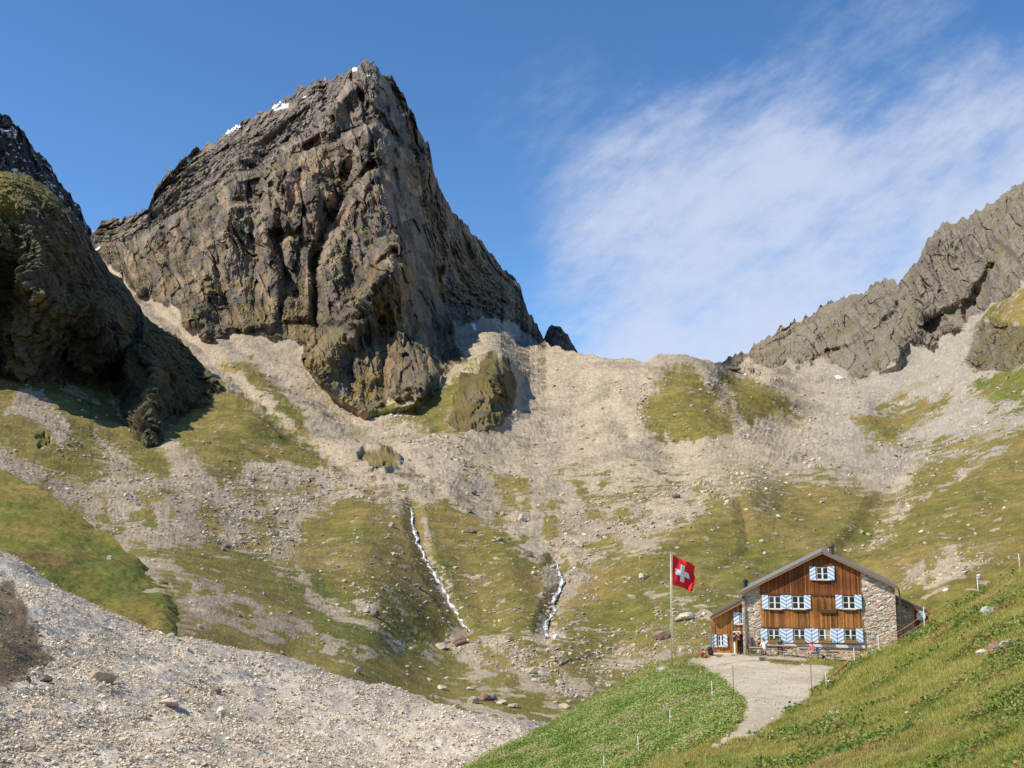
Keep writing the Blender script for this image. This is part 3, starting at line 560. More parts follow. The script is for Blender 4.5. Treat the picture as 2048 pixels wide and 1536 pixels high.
# terrace with the path, and its green bank
PLAT = near_sheet(860, 2150, 900, 300, [(860,1590),(930,1536),(960,1522),(1030,1485),(1100,1448),(1150,1418),(1200,1389),(1250,1358),(1300,1331),(1345,1316),(1400,1309),(2150,1307)],
 [(860,1660),(2150,1660)], [(1345,1317,80),(1343,1330,74.5),(1493,1312,81),(1600,1318,79),(1400,1310,84),(1700,1320,80),(2150,1308,90),(1550,1400,58),(1480,1480,45),(1300,1536,50),(1100,1536,58),(930,1538,66),(860,1640,58),(1100,1449,74),(1200,1390,78),(1300,1332,79),(1400,1400,61.5),(1300,1420,64),(1200,1470,63),(1430,1340,73),(1640,1380,62),(1480,1390,60),(1700,1450,52),(1900,1450,55),(1900,1600,42),(1500,1640,34),(1200,1620,45),(1560,1340,72.5),(1360,1345,70.5)])
bump_sheet(PLAT, [(9, .16, 3, 21), (2.2, .07, 3, 22)])
X_, Y_ = PLAT['X'], PLAT['Y']; pw_ = (fbm(np.stack([X_.ravel()/22., Y_.ravel()/14., X_.ravel()*0], 1), 4, 29)*9).reshape(X_.shape)
PATH = pmask(X_, Y_, [(1385,1314),(1480,1309),(1760,1300),(1760,1334),(1668,1334),(1658,1344),(1640,1365),(1618,1388),(1600,1410),(1560,1440),(1510,1468),(1470,1488),(1440,1502),(1425,1497),(1455,1474),(1480,1450),(1492,1425),(1488,1400),(1462,1380),(1440,1352),(1405,1333),(1372,1326)], 2.5, pw_)
PATH *= 1-.85*pmask(X_, Y_, [(1540,1325),(1600,1321),(1760,1318),(1760,1334),(1650,1334),(1570,1331)], 2, pw_*.5)
Q = PLAT['P'].reshape(-1, 3); n1_, n2_, n3_ = fbm(Q/5., 4, 25), fbm(Q/1.2, 4, 26), fbm(Q/.3, 3, 27)
pc = cmix(np.tile(lin((.50,.43,.32)), (len(Q), 1)), lin((.42,.35,.25)), sst(-.3, .4, n1_+n2_*.6))
dryg = cmix(np.tile(lin((.15,.15,.035)), (len(Q), 1)), lin((.25,.18,.06)), sst(-.3, .4, n1_+n2_*.4))
grnm = pmask(X_, Y_, [(860,1600),(930,1536),(1100,1452),(1180,1412),(1240,1380),(1330,1345),(1395,1335),(1440,1362),(1470,1392),(1480,1420),(1465,1445),(1420,1475),(1360,1490),(1300,1510),(1230,1560),(1180,1660),(860,1660)], 24, pw_*2.5)
grc = cmix(dryg, cmix(np.tile(lin((.085,.15,.022)), (len(Q), 1)), lin((.13,.19,.035)), sst(-.3, .4, n2_)), grnm.ravel())
PATHM = sst(.3, .7, PATH.ravel()+(n2_*.25)*(PATH.ravel()*(1-PATH.ravel()))*4)
pc_ = cmix(grc, pc, PATHM)
PB_, cb_ = add_back(PLAT['P'], pc_.reshape(300, 900, 3), 1.0, ((1.5, 0), (6, 0), (25, 0)))
VP = PB_.reshape(-1, 3); CPL = cb_.reshape(-1, 3); FP = grid_faces(PB_.shape[0], 900)
isp = (PATHM[np.minimum(FP[:, 0]//900, 299)*900+FP[:, 0] % 900] > .5)
tag(obj('gravel_path', sub_mesh('gravel_path', VP, FP, CPL, isp), terrain_mat('path_gravel', 2.5, 16.0, .6, .04, contrast=.25, spk=.14, spk_scale=12)), kind='structure')
tag(obj('green_bank', sub_mesh('green_bank', VP, FP, CPL, ~isp), terrain_mat('bank_turf', 2.0, 9.0, .8, .1, contrast=.5)), kind='structure')
# steep meadow at the lower right
MEAD = near_sheet(1330, 2350, 620, 330, [(1330,1556),(1380,1530),(1440,1504),(1500,1476),(1540,1455),(1575,1433),(1600,1413),(1625,1392),(1643,1372),(1656,1352),(1675,1340),(1700,1329),(1730,1314),(1759,1300),(1790,1286),(1849,1254),(1900,1226),(1958,1193),(2048,1140),(2350,965)],
 [(1330,1660),(2350,1660)], [(1350,1545,41.6),(1440,1502,43.6),(1540,1455,49),(1600,1412,56),(1640,1378,61),(1656,1352,65),(1700,1328,61),(1759,1300,60),(1849,1255,60),(1958,1193,60),(2048,1140,60),(2300,990,60),(2048,1536,17),(1700,1536,28),(1500,1536,36.5),(1350,1640,32),(1500,1640,27),(2048,1640,13),(1800,1400,40),(2048,1300,35),(1900,1300,46),(2048,1400,26),(1650,1450,43),(2300,1536,12),(2300,1300,26),(1750,1350,52)])
bump_sheet(MEAD, [(7, .38, 4, 31), (1.6, .16, 3, 32)])
Q = MEAD['P'].reshape(-1, 3); m1, m2, m3 = fbm(Q/4., 4, 35), fbm(Q/1.0, 4, 36), fbm(Q/11., 3, 37)
gm = cmix(np.tile(lin((.20,.19,.045)), (len(Q), 1)), lin((.28,.21,.075)), sst(-.2, .4, m1+m2*.4)); gm = cmix(gm, lin((.12,.15,.03)), sst(0, .5, m3-m2*.4)*.7)
bare = sst(.28, .5, m1*.8+m2*.4)*.5; gm = cmix(gm, lin((.22,.17,.12)), bare)
PB_, cb_ = add_back(MEAD['P'], gm.reshape(330, 620, 3), .55, ((1, 0), (4, 0), (14, 0)))
tag(obj('meadow_slope', np_mesh('meadow_slope', PB_.reshape(-1, 3), grid_faces(PB_.shape[0], 620), cb_.reshape(-1, 3)), terrain_mat('meadow_turf', 3.0, 12.0, .8, .08, contrast=.5)), kind='structure')
print('near', time.time()-T0)
# ================================================================== stones
def ico(sub):
    bm = bmesh.new(); bmesh.ops.create_icosphere(bm, subdivisions=sub, radius=1); bm.verts.ensure_lookup_table()
    v = np.array([x.co for x in bm.verts]); f = np.array([[q.index for q in t.verts] for t in bm.faces]); bm.free(); return v, f
ICO1, ICO2, ICO3 = ico(1), ico(2), ico(3)
def rock_shapes(base, n, seed, cuts=9):
    """angular boulders: a ball planed off by random flat cuts"""
    r = np.random.RandomState(seed); out = []
    for k in range(n):
        v = base[0].copy()
        for c in range(cuts):
            d = r.normal(size=3); d /= np.linalg.norm(d); h = r.uniform(.42, .82); s = v@d; v -= np.maximum(s-h, 0)[:, None]*d
        v += r.normal(size=v.shape)*.03; v *= r.uniform(.7, 1.25, 3)*np.array([1.1, .95, .62]); out.append(v)
    return out
def stones_mesh(name, pos, nrm, size, cols, base=ICO1, seed=3, nsh=24, cuts=8, sink=.25):
    sh = rock_shapes(base, nsh, seed, cuts); n = len(pos); r = np.random.RandomState(seed); k = r.randint(0, nsh, n)
    S_ = np.stack(sh)[k]; a = r.uniform(0, 6.283, n); ca, sa = np.cos(a), np.sin(a)
    x = S_[..., 0]*ca[:, None]-S_[..., 1]*sa[:, None]; y = S_[..., 0]*sa[:, None]+S_[..., 1]*ca[:, None]; z = S_[..., 2]
    b = r.normal(size=n)*.35; cb, sb = np.cos(b)[:, None], np.sin(b)[:, None]; x, z = x*cb-z*sb, x*sb+z*cb
    V = np.stack([x, y, z], 2)*size[:, None, None]+(pos+nrm*(size*(.45-sink))[:, None])[:, None]
    nv = base[0].shape[0]; Fc = (base[1][None]+np.arange(n)[:, None, None]*nv).reshape(-1, 3)
    return np_mesh(name, V.reshape(-1, 3), Fc, np.repeat(cols, nv, 0), False, 3)
def stone_mat(name, s1, contrast=.5, bump=.5):
    return terrain_mat(name, s1, s1*5, bump, .3/s1, contrast=contrast)
PAL = np.array([(.56,.465,.34),(.46,.375,.27),(.50,.36,.245),(.66,.59,.47),(.28,.225,.17),(.42,.36,.275),(.54,.48,.31),(.37,.24,.165)])
def pick(P_, N_, w, n):
    p = w.ravel()/w.sum(); i = np.searchsorted(np.cumsum(p), RS.rand(n)); i = np.clip(i, 0, len(p)-1)
    A = P_.reshape(-1, 3)[i]; B = N_.reshape(-1, 3)[i]; return i, A, B
def pcols(n, w, dim=1.0):
    return PAL[RS.choice(len(PAL), n, p=np.array(w)/np.sum(w))]*RS.uniform(.75, 1.2, (n, 1))*dim
# basin rubble: dense on blocky ground, thin on grass
cellA = np.ones(PX.shape); up = np.array([0, 0, 1.])
rub = np.zeros(PX.shape)
for pl, st, so_ in [([(0,900),(330,960),(640,950),(840,1000),(1010,1060),(1100,1180),(1130,1000),(1400,960),(1600,900),(1700,930),(1500,990),(1300,1060),(1200,1140),(1140,1200),(1100,1290),(1240,1320),(1180,1400),(1080,1380),(930,1310),(900,1290),(1080,1280),(1060,1120),(1000,1060),(860,1020),(640,1000),(560,1110),(440,1070),(330,1100),(0,960)],1.4,20),
 ([(440,960),(560,940),(690,960),(640,1010),(600,1060),(540,1110),(400,1060)],3.2,14),([(640,1060),(700,1090),(560,1130),(600,1180),(640,1220),(600,1130)],1.2,20),([(720,1170),(780,1180),(760,1240),(700,1220)],2.5,10),
 ([(890,1285),(1000,1290),(1100,1330),(1180,1390),(1130,1400),(1030,1350),(900,1310)],4.5,8),([(1150,1290),(1420,1180),(1420,1320),(1180,1400)],2.4,20),([(1130,1000),(1200,1000),(1220,1160),(1160,1300),(1090,1300),(1100,1100)],1.6,20),
 ([(1800,1130),(1900,1090),(2000,1100),(1950,1150),(1780,1190)],1.6,14),([(1740,880),(1900,860),(2048,800),(2048,850),(1900,900),(1760,1100),(1700,1110),(1820,950)],1.2,14),([(1180,1000),(1400,960),(1580,930),(1450,1010),(1280,1080),(1200,1100)],2.6,14),([(730,800),(830,830),(850,900),(780,880)],1.5,10),
 ([(860,870),(930,880),(980,960),(900,940)],2.0,10),([(1280,760),(1310,750),(1290,820),(1330,900),(1300,900),(1260,820)],1.8,8),([(1400,760),(1430,770),(1520,900),(1480,900)],1.8,8),([(640,1060),(1000,1080),(1080,1260),(700,1240)],.9,20),([(100,860),(250,880),(260,1000),(40,940)],1.2,14)]:
    rub = np.maximum(rub, pmask(PX, PY, pl, so_, wob)*st)
rub += .30+.5*sst(-.0, .5, nB.reshape(PX.shape)); clump = np.clip(fbm(np.stack([PX.ravel()/26., PY.ravel()/18., PX.ravel()*0], 1), 4, 71)*2.2+.8, .08, 2.2).reshape(PX.shape)
rub *= clump
rub *= (1-sst(.3, .6, ROCK))*sst(690, 800, PY)*(PY < 1480)*(1-.45*GR); rub[SNOW > .1] = 0
rub *= np.abs(np.gradient(PY, axis=0))
i, A, B = pick(P, N, rub, 75000)
pxs = (1.5+RS.pareto(1.9, len(i))*1.25)*(.8+.12*np.clip(rub.ravel()[i], 0, 4)); pxs = np.minimum(pxs, 13); big = pxs*A[:, 1]/F*.5
B = B*.3+up*.7; tag(obj('scattered_rubble', stones_mesh('scattered_rubble', A+RS.normal(size=A.shape)*np.array([1, 1, 0])*.3, B, big, pcols(len(i), [3,3,2,1.2,.8,2,2.5,.7], .92), ICO1, 5, sink=.35), stone_mat('rubble_stone', .8)),
    'pale angular stones scattered over the scree fans and grass of the valley', 'rubble', kind='stuff')
# moraine gravel
mw = np.abs(np.gradient(MOR['Y'], axis=0))*(1-.8*BROWN)*(MOR['X'] > -60)*(MOR['Y'] < 1570)
mcl = np.clip(fbm(np.stack([MOR['X'].ravel()/60., MOR['Y'].ravel()/26., MOR['X'].ravel()*0], 1), 4, 73)*1.8+.9, .15, 2).reshape(mw.shape)
i, A, B = pick(MOR['P'], MOR['N'], mw*mcl, 190000)
sz = np.clip(.04+RS.pareto(2.1, len(i))*.028, .028, .27)*(.55+A[:, 1]/130.); 
jit = RS.normal(size=A.shape)*.12; jit[:, 2] = 0
br_ = BROWN.ravel()[i] > .5; cc = np.minimum(pcols(len(i), [4,2.6,3,3.4,.5,2,2,.5], 1.22), .82); cc[br_] = pcols(int(br_.sum()), [1,2,3,.3,2,1,1,2], .62)
tag(obj('moraine_stones', stones_mesh('moraine_stones', A+jit, B, sz*.62, cc, ICO1, 9, sink=.1), stone_mat('moraine_stone', 7)),
    'loose pale grey and pinkish stones covering the moraine slope', 'stones', kind='stuff')
print('stones', time.time()-T0)
# ================================================================== water running down the basin
def ribbon(pts, wmax, seed):
    r = np.random.RandomState(seed); V = []; Cc = []; Fq = []; a = np.array(pts, float)
    seg = np.hypot(*np.diff(a, axis=0).T); L = seg.sum(); s = np.concatenate([[0], np.cumsum(seg)]); n = int(L/1.6)
    t = np.linspace(0, L, n); x = np.interp(t, s, a[:, 0]); y = np.interp(t, s, a[:, 1]); x = x+np.cumsum(r.normal(size=n))*.18*0+np.sin(t/7.)*1.4+np.sin(t/3.1+1)*.9
    K = 10
    for k in range(n):
        p, nn = ground_at(x[k], y[k]); wpx = (wmax*(.45+.55*abs(math.sin(t[k]/11.+seed)))*(.35+.65*min(1, t[k]/40.)))*p[1]/F
        for q in range(K):
            u = q/(K-1)-.5+r.normal()*.05; wv = r.rand()
            V.append(p+np.array([u*wpx*1.25+r.normal()*.1, -.5, .22+.1*math.cos(u*3)+r.normal()*.12]))
            foam = abs(u-.14*math.sin(t[k]/4.3)) < .22+.14*math.sin(t[k]/2.7+seed) and wv > .12
            Cc.append((.86, .88, .90) if foam else (.12+.22*wv, .105+.2*wv, .08+.17*wv))
    for k in range(n-1):
        for q in range(K-1):
            b = k*K+q; Fq.append((b, b+1, b+1+K, b+K))
    return V, Fq, Cc
def c3(l): return [(600+.3418*x, 950+.3418*y) for x, y in l]
ms = terrain_mat('white_water', 1.2, 5, .5, .3, rough=.35, contrast=.15)
for nm, pl, wd in (('stream', [(640,195),(652,235),(665,290),(680,335),(690,400),(715,470),(738,510),(760,545),(782,590),(800,615),(850,690),(880,745),(905,790),(930,835),(975,895),(992,925)], 8.5),
                   ('stream', [(1500,528),(1512,580),(1535,640),(1520,670),(1500,710),(1480,750),(1492,800),(1462,850),(1425,890),(1440,930),(1462,975)], 9),
                   ('stream', [(1770,1060),(1740,1055),(1690,1085),(1650,1095),(1600,1105),(1560,1120),(1500,1150)], 2.6), ('stream', [(1490,1165),(1530,1210),(1560,1270),(1590,1300)], 3)):
    v, f, c_ = ribbon(c3(pl), wd, len(pl)); tag(obj(nm, np_mesh(nm, v, f, np.array(c_)), ms), kind='structure')
# ================================================================== single boulders
def boulder_mesh(seed, cuts=9, sub=ICO3, tilt=1.0):
    r = np.random.RandomState(seed); v = rock_shapes(sub, 1, seed, cuts)[0]; v = v+(fbm(v*1.6+seed, 4, seed)*.10)[:, None]*v+(fbm(v*6+seed, 3, seed+1)*.03)[:, None]*v
    return v
def rock_col(v, base, seed):
    n = fbm(v*1.8+seed, 4, seed)[:, None]; l = np.array([.55, .52, .40]); c = np.array(base)*(1+.35*n); t = sst(.2, .5, fbm(v*3+seed*2, 3, 5))[:, None]*.35
    return np.clip(c*(1-t)+l*t*.9, .02, .9)
bmat = terrain_mat('boulder_rock', 1.4, 7, .6, .15, contrast=.35)
TAN, GREYR, DARK, REDR, PALE, WHITE = (.44,.36,.26), (.38,.34,.28), (.17,.15,.125), (.26,.16,.115), (.52,.47,.36), (.68,.66,.61)
BL = [ # px, py, half width px, height ratio, colour, label, ground
 (937,1023,10,.85,GREYR,'upper of two big grey boulders on the brown hummock between the streams','b'),
 (941,1059,11,.8,REDR,'brown-grey boulder just below another on the hummock right of the long stream','b'),
 (950,983,8,.8,DARK,'dark grey boulder lying in the scree at the top of the hummock','b'),
 (1057,1112,10,.8,DARK,'dark craggy boulder on the grass edge left of the short stream','b'),
 (1001,1081,8,.7,GREYR,'small grey boulder below the two big ones on the hummock','b'),
 (1046,1041,9,1.0,PALE,'pale yellowish boulder standing at the edge of the central scree','b'),
 (921,1293,15,.8,REDR,'rounded reddish brown boulder at the foot of the long stream','b'),
 (885,1299,17,.5,TAN,'wide tan boulder left of the reddish one at the stream foot','b'),
 (1021,1293,9,.8,REDR,'reddish boulder in the rubble between the two stream feet','b'),
 (1113,1281,7,.8,WHITE,'small white boulder at the foot of the short stream','b'),
 (718,1334,8,.85,GREYR,'lone grey boulder on the valley grass above the moraine edge','b'),
 (884,1374,11,.5,PALE,'flat pale boulder on bright grass beside the moraine edge','b'),
 (941,1376,8,.45,PALE,'small flat pale stone between the flat boulder and the dark red one','b'),
 (971,1390,13,.85,REDR,'dark red-brown boulder in the middle of a cluster below the meadow','b'),
 (949,1395,13,.7,TAN,'tan boulder leaning on the left of the dark red one','b'),
 (990,1392,8,1.0,DARK,'narrow dark boulder touching the right of the dark red one','b'),
 (1004,1400,11,.6,PALE,'pale rounded boulder right of the narrow dark one','b'),
 (1028,1406,12,.45,TAN,'low tan boulder at the right end of the cluster','b'),
 (1131,1411,14,.45,TAN,'flat tan boulder just left of the green bank','b'),
 (786,1047,8,.8,GREYR,'grey boulder on the grass hummock left of the long stream top','b'),
 (834,1172,12,.45,DARK,'long dark rock ledge on the slope left of the long stream','b'),
 (752,1222,12,.7,DARK,'dark boulder in the rock cluster halfway down the left hummock','b'),
 (738,1215,10,.7,TAN,'tan boulder in the rock cluster halfway down the left hummock','b'),
 (1066,1346,15,.6,TAN,'big tan boulder in the rubble below the short stream','b'),
 (1088,1348,14,.7,GREYR,'grey-brown boulder right of the big tan one in the rubble','b'),
 (1355,996,11,.55,DARK,'dark flat boulder high in the scree above the flag','b'),
 (1324,1274,19,.6,REDR,'large brown layered boulder left of the flagpole','b'),
 (1368,1235,24,.42,PALE,'largest pale boulder in the meadow right of the flagpole','b'),
 (1555,1036,5,.9,WHITE,'small bright stone on the slope above the hut roof','b'),
 (1286,1151,12,.5,PALE,'pale slab boulder in the meadow well left of the flag','b'),
 (220,1109,7,.8,PALE,'pale stone standing on the golden hill at the left','h'),
 (457,1083,9,.6,DARK,'dark boulder at the lower edge of the left rubble field','b'),
 (548,1062,13,.6,TAN,'biggest tan block in the left rubble field','b'),
 (580,1075,10,.7,PALE,'pale block at the lower end of the left rubble field','b'),
 (1465,741,17,.3,DARK,'dark flat slab on the crest of the far moraine','b'),
 (1510,1262,10,.6,TAN,'tan stone on the slope hidden behind the hut','x'),
 (205,1368,24,.95,TAN,'large angular tan boulder standing in the moraine with a dark side','m'),
 (338,1419,26,.42,(.58,.46,.36),'long flat pinkish boulder in the moraine','m'),
 (441,1433,12,.8,WHITE,'white rounded stone in the middle of the moraine','m'),
 (437,1458,12,.7,GREYR,'grey block just below the white stone','m'),
 (52,1486,19,.7,TAN,'tan boulder near the lower left corner','m'),
 (48,1533,24,.7,TAN,'tan boulder cut by the bottom edge of the picture','m'),
 (430,1368,12,.7,REDR,'brown boulder in the moraine above the slim upright stone','m'),
 (420,1391,6,1.6,PALE,'slim upright pale stone in the moraine','m'),
 (369,1397,8,.8,(.46,.29,.18),'orange-brown stone in the moraine left of the slim upright one','m'),
 (343,1271,9,.8,GREYR,'grey boulder on the crest of the moraine','m'),
 (50,1379,11,.85,DARK,'dark boulder on the brown bank at the left edge','m'),
 (87,1384,15,.5,DARK,'wide dark boulder right of the other on the brown bank','m'),
 (520,1330,8,.6,GREYR,'grey stone just below the moraine crest','m'),
 (380,1445,9,.6,TAN,'tan stone in the lower middle of the moraine','m'),
 (232,1380,10,.6,(.50,.42,.32),'block lying against the right foot of the large angular boulder','m'),
 (1978,1224,14,.95,(.40,.39,.33),'round lichen-grey boulder high on the near meadow','j'),
 (1990,1285,17,.7,REDR,'brown boulder set in the near meadow','j'),
 (2018,1272,19,.8,GREYR,'grey boulder behind the brown one in the near meadow','j'),
 (1966,1297,14,.5,PALE,'pale flat stone left of the brown boulder in the near meadow','j'),
 (1665,1427,8,.7,PALE,'small pale stone in the near meadow beside the path','j'),
 (1628,1459,10,.7,(.40,.33,.29),'brownish stone in the meadow below the path bend','j'),
 (1660,1457,8,.7,GREYR,'grey stone right of the brownish one','j'),
 (1816,1428,9,.8,(.55,.44,.38),'pinkish stone in the middle of the near meadow','j'),
 (1832,1420,7,.8,PALE,'pale stone touching the pinkish one','j'),
 (1530,1497,10,.5,PALE,'pale stone in the grass below the path','j'),
 (1656,1520,14,.4,GREYR,'flat grey stone near the bottom edge of the meadow','j'),
 (1896,1335,13,.4,(.33,.25,.21),'flat brown stone in a bare patch of the meadow','j'),
 (1842,1372,10,.4,(.33,.27,.22),'low brown stone in the meadow left of the bare patch','j'),
 (1660,1361,7,.6,WHITE,'white stone at the foot of the stake by the path','j'),
 (1960,1153,6,.9,WHITE,'white stone on the slope behind the upper fence','b'),
 (1322,1338,17,.35,(.42,.37,.31),'flat grey slab at the foot of the flagpole','p'),
 (1450,1398,9,.35,PALE,'small flat stone at the left edge of the path','p')]
SH = {'m': MOR, 'j': MEAD, 'p': PLAT, 'h': HILL}
for k, (px, py, hw, hr, colr, lab, g) in enumerate(BL):
    if g == 'x': continue
    p, nn = ground_at(px, py+hw*hr*.6) if g == 'b' else at(SH[g], px, py+hw*hr*.6)
    v = boulder_mesh(500+k); s_ = hw*p[1]/F; ext = np.abs(v).max(0); v = v/ext*np.array([s_, s_*.85, s_*hr])
    vv = v+np.array([0, 0, s_*hr*.55]); o = obj('boulder', np_mesh('boulder', vv, ICO3[1], rock_col(v/s_*1.3, colr, k), False, 3), bmat)
    o.location = tuple(p); tag(o, lab, 'boulder', 'single boulders on the slopes')
# ================================================================== grass
def blades(name, A, B, h, wdt, cols, lean=.5, mat=None, label=None, cat=None, seed=1, curl=.35):
    r = np.random.RandomState(seed); n = len(A); a = r.uniform(0, 6.283, n); sd = np.stack([np.cos(a), np.sin(a), np.zeros(n)], 1)
    ld = np.stack([np.cos(a+1.57), np.sin(a+1.57), np.zeros(n)], 1)*(r.normal(size=n)*lean)[:, None]
    up = B*.35+np.array([0, 0, .65]); mid = A+(up*.55+ld*.25)*h[:, None]; tip = A+(up*.9+ld*(1+curl))*h[:, None]
    V = np.stack([A-sd*wdt[:, None]/2-up*.03, A+sd*wdt[:, None]/2-up*.03, mid+sd*wdt[:, None]*.42, mid-sd*wdt[:, None]*.42, tip], 1)
    b = np.arange(n)[:, None]*5; T = np.concatenate([b+[0, 1, 2], b+[0, 2, 3], b+[3, 2, 4]], 0)
    me = np_mesh(name, V.reshape(-1, 3), T, np.repeat(cols, 5, 0)*np.tile([.8, .8, 1, 1, 1.15], n)[:, None]**0, False, 3)
    return tag(obj(name, me, mat), label, cat, kind='stuff')
def leaf_mat(name):
    m = bpy.data.materials.new(name); m.use_nodes = True; t = NT(m.node_tree); b = t.n['Principled BSDF']
    at_ = t.new('ShaderNodeAttribute', attribute_name='Col'); t.l.new(at_.outputs['Color'], b.inputs['Base Color'])
    b.inputs['Roughness'].default_value = .6; b.inputs['Specular IOR Level'].default_value = .25
    tr = t.new('ShaderNodeBsdfTranslucent'); t.l.new(at_.outputs['Color'], tr.inputs['Color']); mx = t.new('ShaderNodeMixShader'); mx.inputs[0].default_value = .35
    o = t.n['Material Output']; t.l.new(b.outputs[0], mx.inputs[1]); t.l.new(tr.outputs[0], mx.inputs[2]); t.l.new(mx.outputs[0], o.inputs[0]); return m
GM = leaf_mat('grass_blade')
GC = np.array([(.36,.36,.075),(.46,.43,.10),(.56,.48,.17),(.24,.28,.05),(.46,.31,.13),(.62,.56,.30)])
def gcols(Q, r):
    a = fbm(Q/2.6, 3, 101); b = fbm(Q/.7, 3, 102); c = fbm(Q/7., 3, 103); n = len(Q); u = a*.9+b*.7+r.normal(size=n)*.22
    idx = np.select([u < -.42, u < .05, u < .42, u < .75], [3, 0, 1, 2], 4); idx = np.where((c > .3) & (r.rand(n) < .28), 4, idx); idx = np.where(r.rand(n) < .05, 5, idx)
    return GC[idx]*r.uniform(.75, 1.2, (n, 1))
r = np.random.RandomState(5)
wj = np.abs(np.gradient(MEAD['Y'], axis=0))*(MEAD['Y'] < 1560)*(MEAD['X'] < 2075)*(1-.8*sst(.3, .5, (m1*.8+m2*.4).reshape(MEAD['X'].shape)))
i, A, B = pick(MEAD['P'], MEAD['N'], wj, 330000)
jt = r.normal(size=A.shape)*.09*(A[:, 1:2]/40.); jt[:, 2] = 0; A = A+jt; hh = r.uniform(.07, .22, len(A))*(.8+.6*np.clip(fbm(A/1.3, 3, 104)+.2, 0, 1)); wd = np.maximum(.010, A[:, 1]*.00028)*r.uniform(.8, 1.5, len(A))
blades('meadow_grass', A, B, hh, wd, gcols(A, r), .55, GM, 'uneven green and brown grass covering the near meadow slope', 'grass', 3)
wp = np.abs(np.gradient(PLAT['Y'], axis=0))*(1-PATHM.reshape(PLAT['X'].shape))*(PLAT['Y'] < 1560)*(PLAT['X'] < 1680)
gmk = grnm.ravel()
i, A, B = pick(PLAT['P'], PLAT['N'], wp*(1-.85*grnm), 60000); jt = r.normal(size=A.shape)*.1; jt[:, 2] = 0; A = A+jt
cc = gcols(A, r); blades('bank_grass', A, B, r.uniform(.06, .2, len(A)), np.maximum(.012, A[:, 1]*.00028)*r.uniform(.8, 1.5, len(A)), cc, .5, GM, 'dry tufted grass along the path and the terrace edge', 'grass', 4)
# leafy plants on the bank: round leaves facing up at random tilt
def leaves(name, A, B, s, cols, tilt=.6, seed=2, mat=GM, label=None, cat=None, lift=.12):
    r = np.random.RandomState(seed); n = len(A); nr_ = B*.6+np.array([0, 0, .5])+r.normal(size=(n, 3))*tilt; nr_ /= np.linalg.norm(nr_, axis=1, keepdims=True)
    t = np.cross(nr_, r.normal(size=(n, 3))); t /= np.linalg.norm(t, axis=1, keepdims=True); b = np.cross(nr_, t); c = A+np.array([0, 0, 1.])*(r.uniform(.02, lift, n))[:, None]
    pts = [(1, 0), (.35, .62), (-.5, .55), (-.9, 0), (-.5, -.55), (.35, -.62)]
    V = np.stack([c+(t*x+b*y)*s[:, None]+nr_*(abs(y)*.25*s)[:, None] for x, y in pts], 1); k = np.arange(n)[:, None]*6
    T = np.concatenate([k+[0, 1, 3], k+[1, 2, 3], k+[0, 3, 5], k+[3, 4, 5]], 0)
    return tag(obj(name, np_mesh(name, V.reshape(-1, 3), T, np.repeat(cols, 6, 0), False, 3), mat), label, cat, kind='stuff')
i, A, B = pick(PLAT['P'], PLAT['N'], wp*grnm*np.clip(fbm(PLAT['P'].reshape(-1, 3)/1.6, 3, 131).reshape(grnm.shape)*1.4+.9, .25, 2), 170000); jt = r.normal(size=A.shape)*.1; jt[:, 2] = 0; A = A+jt
LC = np.array([(.30,.38,.09),(.38,.45,.13),(.21,.28,.06),(.44,.45,.17),(.48,.40,.22)]); pn_ = fbm(A/2.2, 3, 133)+r.normal(size=len(A))*.25; cl_ = LC[np.select([pn_ < -.38, pn_ < -.02, pn_ < .3, pn_ < .5], [2, 0, 1, 3], 4)]*r.uniform(.75, 1.2, (len(A), 1))
leaves('leafy_ground_cover', A, B, r.uniform(.03, .075, len(A)), cl_, .5, 6, GM, 'bright green broad-leaved plants carpeting the bank below the flagpole', 'plants', .28)
# darker leafy clumps and rusty weeds in the meadow
ci, CA, CB = pick(MEAD['P'], MEAD['N'], wj*np.clip(fbm(MEAD['P'].reshape(-1, 3)/5., 3, 141).reshape(wj.shape)*3, 0, 1), 620)
kk = 46; off = r.normal(size=(len(CA), kk, 3))*np.array([.26, .26, .05])*(CA[:, 1]/38.)[:, None, None]; L = (CA[:, None]+off); L[..., 2] -= (off[..., 0]*CB[:, None, 0]+off[..., 1]*CB[:, None, 1])/np.maximum(CB[:, None, 2], .4)
ccl = np.array([(.14,.21,.04),(.22,.29,.06),(.34,.34,.09),(.36,.21,.09)])[r.choice(4, len(CA), p=[.42,.30,.16,.12])]; ccl = np.repeat(ccl, kk, 0)*r.uniform(.7, 1.3, (len(CA)*kk, 1))
leaves('meadow_weeds', L.reshape(-1, 3), np.repeat(CB, kk, 0), r.uniform(.035, .085, len(CA)*kk)*np.repeat(np.clip(CA[:, 1]/38., .5, 1.4), kk), ccl, .8, 8, GM, 'dark leafy weeds and rusty dock plants growing in clumps in the near meadow', 'plants', .26)
# gravel on the path
i, A, B = pick(PLAT['P'], PLAT['N'], np.abs(np.gradient(PLAT['Y'], axis=0))*PATHM.reshape(PLAT['X'].shape)*(PLAT['Y'] < 1520), 6500); jt = r.normal(size=A.shape)*.1; jt[:, 2] = 0
tag(obj('path_stones', stones_mesh('path_stones', A+jt, B, np.clip(.012+RS.pareto(2.6, len(i))*.011, .01, .09), pcols(len(i), [4,3,2,2.5,.6,2,2,.4], .95), ICO1, 12), stone_mat('path_stone', 10)), 'small pale stones strewn over the gravel path', 'gravel', kind='stuff')
print('plants', time.time()-T0)
